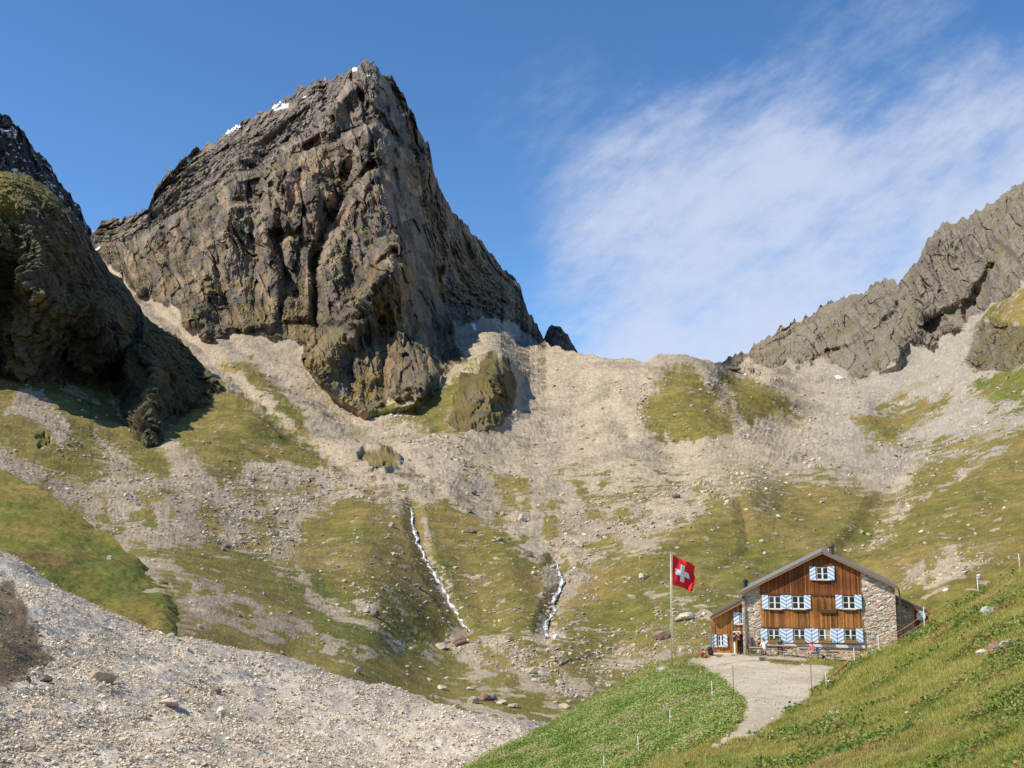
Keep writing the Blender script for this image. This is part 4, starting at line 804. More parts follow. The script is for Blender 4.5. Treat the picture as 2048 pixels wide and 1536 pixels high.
# ================================================================== hut
def simple_mat(name, col, rough=.7, metal=0, n=0, ns=8, spec=.3, bump=0):
    if name in MATS: return MATS[name]
    m = bpy.data.materials.new(name); m.use_nodes = True; t = NT(m.node_tree); b = t.n['Principled BSDF']
    b.inputs['Roughness'].default_value = rough; b.inputs['Metallic'].default_value = metal; b.inputs['Specular IOR Level'].default_value = spec
    g = t.new('ShaderNodeTexCoord'); a = t.noise(g.outputs['Object'], ns, 4, .6)
    f = t.math('MULTIPLY_ADD', a, 2*n, 1-n); cc = t.new('ShaderNodeCombineXYZ')
    for k in range(3): t.l.new(f, cc.inputs[k])
    t.l.new(t.vmath('MULTIPLY', cc.outputs[0], tuple(col)), b.inputs['Base Color'])
    if bump:
        bp = t.new('ShaderNodeBump'); bp.inputs['Strength'].default_value = bump; bp.inputs['Distance'].default_value = .02; t.l.new(a, bp.inputs['Height']); t.l.new(bp.outputs[0], b.inputs['Normal'])
    MATS[name] = m; return m
def shutter_mat(name, sgn):
    m = bpy.data.materials.new(name); m.use_nodes = True; t = NT(m.node_tree); b = t.n['Principled BSDF']; b.inputs['Roughness'].default_value = .55
    g = t.new('ShaderNodeTexCoord'); s = t.new('ShaderNodeSeparateXYZ'); t.l.new(g.outputs['Object'], s.inputs[0])
    v = t.math('ADD', t.math('MULTIPLY', s.outputs[0], sgn*.62), s.outputs[2]); f = t.math('FRACT', t.math('MULTIPLY_ADD', v, 1/.30, 10.1))
    k = t.math('GREATER_THAN', f, .52); nz = t.noise(g.outputs['Object'], 9, 3, .6)
    c = t.mix(k, (.82, .84, .84), (.22, .42, .66)); c = t.mix(t.ramp(nz, .55, .8), c, (.62, .68, .70)); t.l.new(c, b.inputs['Base Color']); return m
M_SHL, M_SHR = shutter_mat('shutter_stripes_rising', -1), shutter_mat('shutter_stripes_falling', 1)
M_WHITE = simple_mat('white_paint', (.82,.81,.77), .5, n=.05); M_ROOF = simple_mat('roof_sheet', (.21,.20,.195), .6, .1, .12, 3); M_DARKW = simple_mat('dark_wood', (.10,.055,.03), .8, n=.3, ns=12)
M_BARGE = simple_mat('barge_wood', (.30,.15,.06), .75, n=.35, ns=10); M_ZINC = simple_mat('zinc', (.36,.34,.33), .4, .7, .15, 9); M_BLACK = simple_mat('black_metal', (.03,.03,.035), .5, .3, .2)
M_GLASS = simple_mat('window_glass', (.018,.024,.035), .08, 0, .3, 3, .8); M_PLAST = simple_mat('pale_plaster', (.72,.66,.56), .9, n=.18, ns=5, bump=.4)
M_PLANK = simple_mat('bench_wood', (.42,.30,.20), .7, n=.25, ns=12); M_GREEN = simple_mat('green_metal', (.03,.16,.06), .5, n=.1); M_CONC = simple_mat('concrete', (.50,.46,.38), .9, n=.15, ns=4, bump=.3)
M_CURT = simple_mat('curtain', (.42,.30,.20), .9, n=.2); M_RED = simple_mat('red_painted_wood', (.22,.045,.03), .7, n=.2); M_POT = simple_mat('flower_soil', (.09,.06,.04), .9, n=.3)
bu_, bz_ = px_dir(1640, 1312); HY = 81.0; HUT0 = Vector((bu_*HY, HY, bz_*HY)); HRZ = -math.atan(bu_); HM = Matrix.Translation(HUT0) @ Matrix.Rotation(HRZ, 4, 'Z'); HMI = HM.inverted()
def hp(px, py, y=0.0):
    a, b = px_dir(px, py); d = HMI.to_3x3() @ Vector((a, 1, b)); o = HMI @ Vector((0, 0, 0)); t = (y-o.y)/d.y; p = o+d*t; return p.x, p.z
def hc_(cx, cy, y=0.0): return hp(1400+.24414*cx, 1070+.24414*cy, y)
class MB:
    def __init__(s): s.v = []; s.f = []; s.c = []
    def box(s, x0, x1, y0, y1, z0, z1):
        b = len(s.v); s.v += [(x, y, z) for z in (z0, z1) for x, y in ((x0, y0), (x1, y0), (x1, y1), (x0, y1))]
        s.f += [tuple(b+i for i in q) for q in ((0, 3, 2, 1), (4, 5, 6, 7), (0, 1, 5, 4), (1, 2, 6, 5), (2, 3, 7, 6), (3, 0, 4, 7))]; return s
    def prism(s, poly, y0, y1):
        b = len(s.v); n = len(poly); s.v += [(x, y0, z) for x, z in poly]+[(x, y1, z) for x, z in poly]
        s.f += [tuple(b+i for i in range(n)), tuple(b+n+i for i in reversed(range(n)))]+[(b+i, b+n+i, b+n+(i+1) % n, b+(i+1) % n) for i in range(n)]; return s
    def tube(s, p, q, r0, r1=None, n=10, cap=True):
        r1 = r0 if r1 is None else r1; p, q = Vector(p), Vector(q); d = (q-p).normalized(); u = d.orthogonal().normalized(); w_ = d.cross(u); b = len(s.v)
        for c, r in ((p, r0), (q, r1)):
            s.v += [tuple(c+(u*math.cos(6.2832*i/n)+w_*math.sin(6.2832*i/n))*r) for i in range(n)]
        s.f += [(b+i, b+(i+1) % n, b+n+(i+1) % n, b+n+i) for i in range(n)]
        if cap: s.f += [tuple(b+i for i in reversed(range(n))), tuple(b+n+i for i in range(n))]
        return s
    def build(s, name, mat, parent=None, loc=None, bevel=0, smooth=False):
        me = bpy.data.meshes.new(name); me.from_pydata(s.v, [], s.f); bm = bmesh.new(); bm.from_mesh(me); bmesh.ops.recalc_face_normals(bm, faces=bm.faces)
        if bevel: bmesh.ops.bevel(bm, geom=bm.edges[:], offset=bevel, segments=1, affect='EDGES')
        bm.to_mesh(me); bm.free()
        for p in me.polygons: p.use_smooth = smooth
        o = obj(name, me, mat, parent)
        if loc is not None: o.location = loc
        return o
hut = empty('mountain_hut', HUT0, HRZ); tag(hut, 'stone and wood alpine hut with blue and white striped shutters and a grey gable roof', 'hut')
AP = hc_(1000, 128); EL = hc_(330, 464); ER = hc_(1613, 415)          # gable apex and eave tips of the roof's upper edge
OV = .55; DEPTH = 9.5
XL, XR = hc_(345, 600)[0], hc_(1603, 600)[0]
def roofz(x): return np.where(np.asarray(x) < AP[0], AP[1]+(np.asarray(x)-AP[0])*(AP[1]-EL[1])/(AP[0]-EL[0]), AP[1]+(np.asarray(x)-AP[0])*(ER[1]-AP[1])/(ER[0]-AP[0]))
def stone_wall(name, x0, x1, z0, z1, parent, yfun=0.0, limit=None, seed=1, step=.05, M=None, thick=.04):
    nx = max(3, int((x1-x0)/step)); nz = max(3, int((z1-z0)/step)); X, Z = np.meshgrid(np.linspace(x0, x1, nx), np.linspace(z0, z1, nz)); q = np.stack([X.ravel(), Z.ravel()*0, Z.ravel()], 1)
    wv = np.stack([fbm(q*1.3+9, 3, 3), q[:, 0]*0, fbm(q*1.3, 3, 4)], 1)*.22
    o_, r_, b_ = facet((q+wv)/np.array([.40, 1, .17])+np.array([0, seed*7.3, 0]), seed); h = sst(.02, .22, b_)*thick+(r_-.4)*.04+o_*.02
    V = np.stack([X.ravel(), yfun-h, Z.ravel()], 1); pal = np.array([(.55,.45,.34),(.43,.36,.28),(.60,.50,.37),(.48,.33,.24),(.42,.36,.28),(.66,.58,.46)]); cc = pal[(r_*5.99).astype(int)]*(.85+.3*((r_*37) % 1))[:, None]
    cc = cmix(np.tile(lin((.33,.28,.22)), (len(q), 1)), cc, sst(.02, .10, b_)); cc = cc*(1+.25*fbm(q*4, 3, 8))[:, None]
    F_ = grid_faces(nz, nx)
    if limit is not None:
        cen = q[F_].mean(1); F_ = F_[limit(cen[:, 0], cen[:, 2])]
    return obj(name, sub_mesh(name, V, F_, cc, np.ones(len(F_), bool), False), M_STONE, parent)
M_STONE = terrain_mat('hut_stone', 3, 16, .5, .03, contrast=.25)
def clad(name, x0, x1, z0, z1, parent, y=-.05, base=(.27,.12,.04), gold=.4, seed=1, top=None, w=.145, dark=0):
    r = np.random.RandomState(seed); V = []; Fq = []; Cc = []; x = x0
    while x < x1-.01:
        bw = min(w*r.uniform(.8, 1.25), x1-x); yy = y-r.uniform(0, .025); nzz = 16; c0 = np.array(base)*r.uniform(.5, 1.55); g = r.rand() < gold
        if g: c0 = c0*np.array([1.25, 1.38, 1.3])
        for k in range(nzz+1):
            for xx in (x+.006, x+bw-.006):
                zt = z1 if top is None else float(min(z1, top(xx))); z = z0+(zt-z0)*k/nzz; V.append((xx, yy, z)); sh = 1+.22*math.sin(z*3+r.uniform(-1, 1)); Cc.append(c0*sh*r.uniform(.85, 1.15))
        b = len(V)-2*(nzz+1)
        for k in range(nzz): Fq.append((b+2*k, b+2*k+1, b+2*k+3, b+2*k+2))
        x += bw
    return obj(name, np_mesh(name, V, Fq, np.clip(np.array(Cc), .01, .8), False), M_CLAD, parent)
def clad_material():
    m = terrain_mat('weathered_cladding', 2.0, 12, .3, .02, contrast=.3); t = NT(m.node_tree)
    for nd in list(t.n):
        if nd.type == 'TEX_NOISE':
            mp = t.new('ShaderNodeMapping'); mp.inputs['Scale'].default_value = (3, 3, .12); src = nd.inputs['Vector'].links[0].from_socket; t.l.new(src, mp.inputs[0]); t.l.new(mp.outputs[0], nd.inputs['Vector'])
    return m
M_CLAD = clad_material()
# core, so nothing is hollow
z_b = -1.6
MB().prism([(XL+.03, z_b), (XR-.03, z_b), (XR-.03, float(roofz(XR))-.28), (AP[0], AP[1]-.22), (XL+.03, float(roofz(XL))-.28)], .05, DEPTH).build('rear_walls', simple_mat('core_stone', (.33,.28,.23), .9, n=.4, ns=3, bump=.6), hut)
xa0, xa1 = hc_(497, 600)[0], hc_(1325, 600)[0]; zg = hc_(900, 762)[1]; zf = hc_(900, 489)[1]; zsh = hc_(900, 884)[1]; zt = hc_(900, 912)[1]
stone_wall('stone_wall', XL, XR, z_b, AP[1], hut, 0.0, lambda x, z: (z < roofz(x)-.2) & ((x < xa0+.1) | (x > xa1-.1) | (z < zg+.1)), 3)
clad('wood_cladding', xa0, xa1, zf+.06, AP[1], hut, -.10, (.19,.062,.02), .28, 5, lambda x: float(roofz(x))-.26, w=.105)
clad('wood_cladding', xa0, xa1, zg, zf-.06, hut, -.10, (.25,.10,.028), .5, 6, w=.105)
m = MB().box(xa0-.02, xa1+.02, -.19, -.02, zf-.055, zf+.055); m.box(xa0, xa1, -.16, -.02, zg-.06, zg-.005); m.build('floor_beam', M_DARKW, hut)
MB().box(xa0+.1, hc_(1352, 900)[0], -.17, -.0, zt, zsh-.05).build('plaster_band', M_PLAST, hut)
a0, a1, z0_, z1_ = hc_(955, 0)[0], hc_(1090, 0)[0], hc_(0, 612)[1], hc_(0, 588)[1]; MB().box(a0, a1, -.26, -.1, z0_, z1_).build('wall_shelf', M_DARKW, hut, bevel=.01)
clad('wood_hatch', hc_(925, 0)[0], hc_(1095, 0)[0], hc_(0, 596)[1], hc_(0, 500)[1], hut, -.135, (.215,.088,.026), .35, 9, w=.105)
# roof: two planes with thickness, boards under the edge, gutters
def roof_plane(a, b, th, y0, y1, name='roof', mat=M_ROOF, par=hut, off=0):
    dx, dz = b[0]-a[0], b[1]-a[1]; L = math.hypot(dx, dz); n = (dz/L, -dx/L) if dx*1 > 0 else (-dz/L, dx/L)
    n = (n[0], n[1]) if n[1] < 0 else (-n[0], -n[1]); p = [(a[0]+n[0]*off, a[1]+n[1]*off), (b[0]+n[0]*off, b[1]+n[1]*off), (b[0]+n[0]*(off+th), b[1]+n[1]*(off+th)), (a[0]+n[0]*(off+th), a[1]+n[1]*(off+th))]
    return MB().prism(p, y0, y1).build(name, mat, par)
for k, (a, b) in enumerate(((EL, AP), (AP, ER))):
    rp = roof_plane(a, b, .08, -OV, DEPTH+.5)
    roof_plane(a, b, .13, -OV+.02, -OV+.09, 'barge_board', M_BARGE, rp, .083); roof_plane(a, b, .07, -OV+.12, DEPTH+.3, 'roof_boards', M_DARKW, rp, .085)
    e = a if k == 0 else b; sg = -1 if k == 0 else 1
    MB().tube((e[0]+sg*.07, -OV-.02, e[1]-.14), (e[0]+sg*.07, DEPTH, e[1]-.14), .085, n=10).build('gutter', M_ZINC, rp)
    MB().tube((e[0]-sg*.25, -.35, e[1]-.42), (e[0]-sg*.25, .5, e[1]-.42), .07).build('rafter_end', M_DARKW, rp)
x_, z_ = hc_(366, 530); g0 = (EL[0]-.07, -.15, EL[1]-.16)
MB().tube(g0, (g0[0], -.15, EL[1]-.42), .055).tube((g0[0], -.15, EL[1]-.42), (x_-.0, -.15, EL[1]-.62), .055).tube((x_, -.15, EL[1]-.62), (x_, -.15, -.3), .055).build('downpipe', M_ZINC, hut)
x2 = hc_(1606, 0)[0]; MB().tube((ER[0]+.07, -.1, ER[1]-.16), (x2+.02, -.1, ER[1]-.6), .05).tube((x2+.02, -.1, ER[1]-.6), (x2+.02, -.1, -.6), .06).build('downpipe', simple_mat('dark_pipe', (.10,.075,.075), .5, .4), hut)
MB().box(hc_(376, 0)[0], hc_(393, 0)[0], -.35, -.1, hc_(0, 1003)[1], hc_(0, 815)[1]).build('post', simple_mat('old_post', (.17,.12,.10), .8, n=.3), hut)
# chimneys
def chimney(px, pyb, pyt, y, r, mat, par=hut):
    x, zb = hp(px, pyb, y); _, ztp = hp(px, pyt, y); h = ztp-zb
    o = MB().tube((x, y, zb-1.2), (x, y, zb+h*.58), r).build('chimney', mat, par, smooth=False)
    MB().tube((x, y, zb+h*.58), (x, y, zb+h*.66), r*1.05, r*1.45).tube((x, y, zb+h*.66), (x, y, zb+h*.84), r*1.45, r*1.3).tube((x, y, zb+h*.84), (x, y, zb+h*1.0), r*1.15, r*.45).build('chimney_cap', mat, o)
chimney(1663, 1111, 1085, 3.2, .19, simple_mat('brown_chimney', (.12,.075,.055), .6, n=.3)); chimney(1491.5, 1174, 1158, 5.5, .17, M_BLACK)
# windows and shutters
def window(cx0, cx1, cy0, cy1, y=-.175, par=hut, sh=(None, None), curtain=(), box=False):
    x0, za = hc_(cx0, cy1, y); x1, zb = hc_(cx1, cy0, y); fm = .045; xm = (x0+x1)/2; zm = za+(zb-za)*.48
    w0 = MB().box(x0-.07, x0-.005, y-.05, y+.05, za-.03, zb+.07).box(x1+.005, x1+.07, y-.05, y+.05, za-.03, zb+.07).box(x0-.005, x1+.005, y-.05, y+.05, zb+.005, zb+.07).build('window', M_DARKW, par)
    f = MB().box(x0, x0+fm, y-.03, y+.03, za, zb).box(x1-fm, x1, y-.03, y+.03, za, zb).box(x0+fm, x1-fm, y-.03, y+.03, za, za+fm).box(x0+fm, x1-fm, y-.03, y+.03, zb-fm, zb).box(xm-.06, xm+.06, y-.04, y+.03, za+fm, zb-fm)
    f.box(x0+fm, xm-.06, y-.028, y+.02, zm-.022, zm+.022).box(xm+.06, x1-fm, y-.028, y+.02, zm-.022, zm+.022).build('window_frame', M_WHITE, w0)
    for k, (p0, p1) in enumerate(((x0+fm, xm-.06), (xm+.06, x1-fm))):
        for q0, q1 in ((za+fm, zm-.022), (zm+.022, zb-fm)): MB().box(p0, p1, y-.008, y+.01, q0, q1).build('pane', M_CURT if k in curtain else M_GLASS, w0)
    MB().box(x0-.08, x1+.08, y-.12, y+.02, za-.075, za-.003).build('sill', simple_mat('sill', (.55,.48,.42), .8, n=.1), w0)
    for k, s in enumerate(sh):
        if s is None: continue
        a, b = hc_(s[0], s[3], y)[0], hc_(s[1], s[3], y)[0]; c, d = hc_(s[0], s[3], y)[1], hc_(s[0], s[2], y)[1]; hx, hz = (b-a)/2-.008, (d-c)/2
        MB().box(-hx, hx, -.02, .02, -hz, hz).build('shutter', M_SHL if k == 0 else M_SHR, par, loc=((a+b)/2, y-.035, (c+d)/2), bevel=.006)
    if box:
        fb = MB().box(x0-.02, x1+.02, y-.30, y-.125, za-.12, za+.08).build('flower_box', M_BARGE, par, bevel=.01); n = 26; rr_ = np.random.RandomState(int(cx0))
        A_ = np.stack([rr_.uniform(x0, x1, n), rr_.uniform(y-.27, y-.15, n), np.full(n, za+.05)], 1); t_ = MB()
        for p in A_:
            q = p+np.array([rr_.normal()*.06, rr_.normal()*.05, rr_.uniform(.08, .24)]); t_.tube(p+np.array([0, 0, -.06]), q, .02, .035, 5)
        t_.build('flowers', simple_mat('box_plants', (.16,.22,.05), .8, n=.4, ns=20), fb)
window(957, 1048, 266, 364, sh=((900, 951, 257, 369), (1050, 1104, 257, 369)))
window(565, 660, 503, 603, sh=((510, 562, 493, 606), (664, 709, 493, 606))); window(758, 855, 503, 603, sh=((710, 754, 493, 606), (857, 910, 493, 606))); window(1172, 1268, 503, 603, sh=((1113, 1168, 490, 606), (1270, 1328, 490, 606)))
window(563, 650, 775, 868, sh=((503, 556, 766, 881), (655, 710, 766, 881)), box=True); window(772, 860, 775, 868, sh=((711, 765, 766, 881), (863, 918, 766, 881)), box=True)
window(977, 1070, 775, 868, sh=((920, 973, 766, 881), (1073, 1127, 766, 881)), curtain=(1,), box=True); window(1187, 1282, 775, 868, sh=((1129, 1183, 766, 881), (1285, 1340, 766, 881)), box=True)
# left annex
ANY = 1.3
anx = empty('wooden_annex', HUT0, HRZ); tag(anx, 'low lean-to annex clad in orange-brown boards on the left side of the hut', 'annex')
al, ar = hc_(98, 800, ANY)[0], hc_(372, 800, ANY)[0]+.4; zs = hc_(200, 972, ANY)[1]; RL, RR = hc_(78, 672, ANY-.5), hc_(352, 527, ANY-.5)
def anz(x): return RL[1]+(x-RL[0])*(RR[1]-RL[1])/(RR[0]-RL[0])
MB().prism([(al+.02, -1.5), (ar, -1.5), (ar, float(anz(ar))-.35), (al+.02, float(anz(al))-.35)], ANY+.06, ANY+6).build('rear_walls', MATS['core_stone'], anx)
ds0, ds1 = hc_(302, 0, ANY)[0], hc_(372, 0, ANY)[0]; zd = hc_(0, 800, ANY)[1]
clad('wood_cladding', al, ds0-.02, zs, 99, anx, ANY-.02, (.35,.14,.04), .5, 11, lambda x: float(anz(x))-.33, w=.2); clad('wood_cladding', ds0-.02, ar, zd, 99, anx, ANY-.02, (.32,.13,.038), .5, 12, lambda x: float(anz(x))-.33, w=.2)
MB().box(ds0, ar, ANY-.03, ANY+.04, zs, zd-.02).build('doorway', simple_mat('dark_interior', (.02,.015,.012), .9), anx)
MB().box(ds0-.02, ar, ANY-.16, ANY-.04, zd-.02, zd+.07).box(ds0-.07, ds0, ANY-.1, ANY-.03, zs, zd-.02).build('door_frame', M_BARGE, anx)
cx_ = hc_(241, 0, ANY)[0]; MB().box(cx_-.07, cx_+.07, ANY-.12, ANY-.05, zs, float(anz(cx_))-.33).build('corner_post', M_BARGE, anx)
rp = roof_plane(RL, (hc_(372, 0)[0]+.3, float(anz(hc_(372, 0)[0]+.3))), .10, ANY-.5, ANY+5, 'roof', simple_mat('annex_roof', (.09,.075,.07), .7, n=.2), anx); roof_plane(RL, (XL-.02, float(anz(XL-.02))), .16, ANY-.48, ANY-.4, 'barge_board', M_BARGE, rp, .104)
MB().tube((al-.06, ANY-.3, RL[1]-.15), (al-.06, ANY-.3, -.2), .045).build('downpipe', M_ZINC, anx)
window(150, 195, 822, 908, ANY-.10, anx, sh=((103, 139, 812, 918), (194, 228, 812, 918))); window(329, 372, 638, 728, ANY-.10, anx, sh=((276, 325, 630, 735), None))
sx0, sx1, sz0, sz1 = hc_(250, 0, ANY)[0], hc_(308, 0, ANY)[0], hc_(0, 801, ANY)[1], hc_(0, 778, ANY)[1]
sg = MB().box(sx0, sx1, ANY-.2, ANY-.13, sz0, sz1).build('sign_board', M_WHITE, anx, bevel=.004); MB().box((sx0+sx1)/2-.11, (sx0+sx1)/2+.11, ANY-.207, ANY-.201, (sz0+sz1)/2-.03, (sz0+sz1)/2+.04).build('sign_lettering', simple_mat('sign_grey', (.2,.22,.24), .6), sg)
# doorstep terrace slab
s0, s1 = hc_(60, 0)[0], hc_(372, 0)[0]; z0_, z1_ = hc_(0, 1010, -.2)[1], hc_(0, 976, -.2)[1]
ts = MB().box(s0, s1, -.2, ANY+.3, z0_-.8, z1_).build('doorstep', M_CONC, None, bevel=.02); ts.matrix_world = HM; tag(ts, 'low concrete doorstep terrace in front of the annex', 'doorstep')
# right annex
rx = empty('stone_annex', HUT0, HRZ); tag(rx, 'stone lean-to with a sloping brown timber roof on the right side of the hut', 'annex'); RY = 2.2
r0, r1 = hc_(1600, 700, RY)[0], hc_(1757, 700, RY)[0]; ra, rb = hc_(1602, 512, RY-.4), hc_(1890, 640, RY-.4)
def rz_(x): return ra[1]+(np.asarray(x)-ra[0])*(rb[1]-ra[1])/(rb[0]-ra[0])
stone_wall('stone_wall', r0-.6, r1, -1.5, ra[1], rx, RY, lambda x, z: z < rz_(x)-.22, 7); MB().prism([(r0-.5, -1.5), (r1-.02, -1.5), (r1-.02, float(rz_(r1))-.3), (r0-.5, float(rz_(r0-.5))-.3)], RY+.08, RY+5).build('rear_walls', MATS['core_stone'], rx)
MB().box(r1, r1+.25, RY+.1, RY+.4, -1.5, float(rz_(r1))-.3).build('post', M_RED, rx); MB().prism([(r1+.25, -1.5), (rb[0]-.1, -1.5), (rb[0]-.1, rb[1]-.3), (r1+.25, float(rz_(r1+.25))-.3)], RY+.5, RY+.6).build('board_wall', M_DARKW, rx)
rp = roof_plane(ra, rb, .10, RY-.4, RY+4, 'roof', simple_mat('annex_roof', (.09,.075,.07)), rx); roof_plane(ra, rb, .20, RY-.38, RY-.28, 'barge_board', M_BARGE, rp, .104)
px_, pz_ = hc_(1690, 590, RY-.2); MB().box(px_-.06, px_+.06, RY-.25, RY, pz_-.12, pz_+.12).build('rafter_end', M_DARKW, rp)
# ================================================================== dish, flag, fence, furniture
def place(o, x, y, z, rz=0): o.location = HM @ Vector((x, y, z)); o.rotation_euler = (0, 0, HRZ+rz); return o
PG = PLAT['P'][::2, ::2].reshape(-1, 3)
def gz(x, y):
    w_ = HM @ Vector((x, y, 0)); d = (PG[:, 0]-w_.x)**2+(PG[:, 1]-w_.y)**2; k = np.argsort(d)[:4]; return float(np.average(PG[k, 2], weights=1/(d[k]+.01)))-HUT0.z
dx, dz = hc_(1811, 664, 1.2); ds = empty('satellite_dish'); place(ds, dx, 1.2, dz); tag(ds, 'round grey satellite dish below the right annex roof', 'satellite dish')
m = MB(); R_, n = .36, 24; m.v = [(0, .10, 0)]+[(R_*k/4*math.cos(6.2832*i/n), .10-.10*(k/4)**2, R_*k/4*math.sin(6.2832*i/n)) for k in range(1, 5) for i in range(n)]
m.f = [(0, 1+i, 1+(i+1) % n) for i in range(n)]+[(1+k*n+i, 1+k*n+n+i, 1+k*n+n+(i+1) % n, 1+k*n+(i+1) % n) for k in range(3) for i in range(n)]
o = m.build('dish', simple_mat('dish_grey', (.55,.58,.62), .45, n=.05), ds, smooth=True); sm_ = o.modifiers.new('t', 'SOLIDIFY'); sm_.thickness = .015
MB().tube((0, .05, -.3), (0, -.3, -.1), .015).tube((0, -.34, -.1), (0, -.26, -.08), .035).build('feed_arm', M_ZINC, ds); MB().tube((0, .14, 0), (0, .14, -1.2), .03).build('mast', M_ZINC, ds)
# flagpole and flag
fp, _ = at(PLAT, 1343, 1331); pole = empty('flagpole', fp); tag(pole, 'tall pale flagpole standing at the edge of the terrace', 'flagpole')
a_, b_ = px_dir(1341.5, 1106); ptop = Vector((a_*fp[1], fp[1], b_*fp[1]))-Vector(fp)
MB().tube((0, 0, -.5), ptop, .055, .035, 12).build('pole', simple_mat('pole_metal', (.62,.60,.57), .4, .3, .1), pole, smooth=True); MB().tube(ptop, ptop+Vector((0, 0, .12)), .06, .03, 12).build('cap', M_ZINC, pole)
MB().tube(ptop+Vector((.09, -.03, -.1)), Vector((.08, -.05, 1.2)), .008, n=5).build('rope', M_WHITE, pole)
sc_ = fp[1]*1.03/F; U_, V_ = 70, 70; fv = []; ff = []; mi = []
def fpt(u, v):
    tl, tr, bl, br = (1345.5, 1110), (1394, 1133.5), (1344, 1169), (1389, 1183); x = (1-u)*(1-v)*tl[0]+u*(1-v)*tr[0]+(1-u)*v*bl[0]+u*v*br[0]; y = (1-u)*(1-v)*tl[1]+u*(1-v)*tr[1]+(1-u)*v*bl[1]+u*v*br[1]
    x += (2.2*math.sin(v*9+u*3))*u*u; y += 1.8*math.sin(u*7+v*2)*u; dpt = .16*math.sin(u*8+v*4)*(.25+u)+.07*math.sin(u*19-v*7)*u+u*.55
    D_ = fp[1]+dpt; a, b = px_dir(x, y); return Vector((a*fp[1], D_, b*fp[1]))-Vector(fp)
fv = [tuple(fpt(i/U_, j/V_)) for j in range(V_+1) for i in range(U_+1)]
for j in range(V_):
    for i in range(U_):
        u, v = (i+.5)/U_, (j+.5)/V_; k = j*(U_+1)+i; ff.append((k, k+1, k+U_+2, k+U_+1)); a, b = abs(u-.45), abs(v-.5); mi.append(1 if (a < .095 and b < .31) or (b < .095 and a < .31) else 0)
me = bpy.data.meshes.new('flag'); me.from_pydata(fv, [], ff); flag = obj('flag', me, None); flag.location = fp; me.materials.append(simple_mat('flag_red', (.78,.022,.026), .75, n=.05)); me.materials.append(simple_mat('flag_white', (.85,.85,.85), .75))
me.polygons.foreach_set('material_index', mi); me.polygons.foreach_set('use_smooth', [True]*len(mi)); s_ = flag.modifiers.new('t', 'SOLIDIFY'); s_.thickness = .006
tag(flag, 'red flag with a white cross blowing from the flagpole', 'flag')
# fence stakes with orange cord
FN = []
for k, (x, yb, yt, S, lab) in enumerate([(2040,1141,1114,MEAD,'white fence stake highest on the meadow crest'),(1958,1198,1165,MEAD,'white fence stake second from the top of the meadow crest'),(1849,1256,1219,MEAD,'white fence stake in front of the satellite dish'),(1759,1287,1256,MEAD,'white fence stake in front of the hut stone wall'),(1709,1325,1295,MEAD,'white fence stake at the right end of the benches'),(1653,1371,1342,MEAD,'white fence stake right of the path'),(1426,1400,1367,PLAT,'white fence stake at the left edge of the path'),(1341,1453,1423,PLAT,'white fence stake in the leafy bank, halfway down'),(1277,1506,1474,PLAT,'white fence stake low in the leafy bank'),(1208,1545,1518,PLAT,'white fence stake cut by the bottom edge of the picture')]):
    p, _ = at(S, x, yb); h = (yb-yt)*p[1]*1.03/F; r_ = random.uniform(-.03, .03); st = empty('fence_stake', p); tag(st, lab, 'fence stake', 'white fence stakes')
    MB().tube((0, 0, -.25), (r_, 0, h), .028, n=8).build('stake', M_WHITE, st); MB().tube((r_*.6-.03, 0, h*.6), (r_*.6+.03, -.05, h*.6), .012, n=6).build('clip', M_WHITE, st); FN.append((Vector(p), h))
M_ORG = simple_mat('orange_cord', (.62,.24,.09), .7)
def cord(name, pts, r, lab, n=12, sag=.1):
    m = MB()
    for p, q in zip(pts[:-1], pts[1:]):
        L_ = [p.lerp(q, i/n)-Vector((0, 0, sag*4*(i/n)*(1-i/n))) for i in range(n+1)]
        for a, b in zip(L_[:-1], L_[1:]): m.tube(a, b, r, n=5, cap=False)
    return tag(m.build(name, M_ORG, None), lab, 'cord', 'orange fence cords')
cord('orange_cord', [p+Vector((0, 0, h*.62)) for p, h in FN[:6]], .014, 'orange cord strung between the stakes along the meadow crest', sag=.12)
cord('orange_cord', [p+Vector((0, 0, h*.22)) for p, h in FN[:6]], .011, 'lower orange cord close to the grass of the meadow crest', sag=.06)
cord('orange_cord', [p+Vector((0, 0, h*.5)) for p, h in FN[6:]], .014, 'orange cord strung down across the leafy bank', sag=.16)
for x, yb, yt, lab in ((1467,1396,1338,'thin rusty stake at the left side of the path'),(1623,1394,1335,'thin rusty stake at the right side of the path')):
    p, _ = at(PLAT, x, yb); h = (yb-yt)*p[1]*1.03/F; st = empty('rusty_stake', p); tag(st, lab, 'stake', 'thin rusty stakes'); MB().tube((0, 0, -.2), (.02, 0, h), .022, .016, 8).build('rod', simple_mat('rust', (.16,.075,.045), .8, n=.3, ns=30), st); MB().tube((.02, 0, h-.02), (.02, 0, h+.03), .026, n=8).build('tip', MATS['rust'], st)
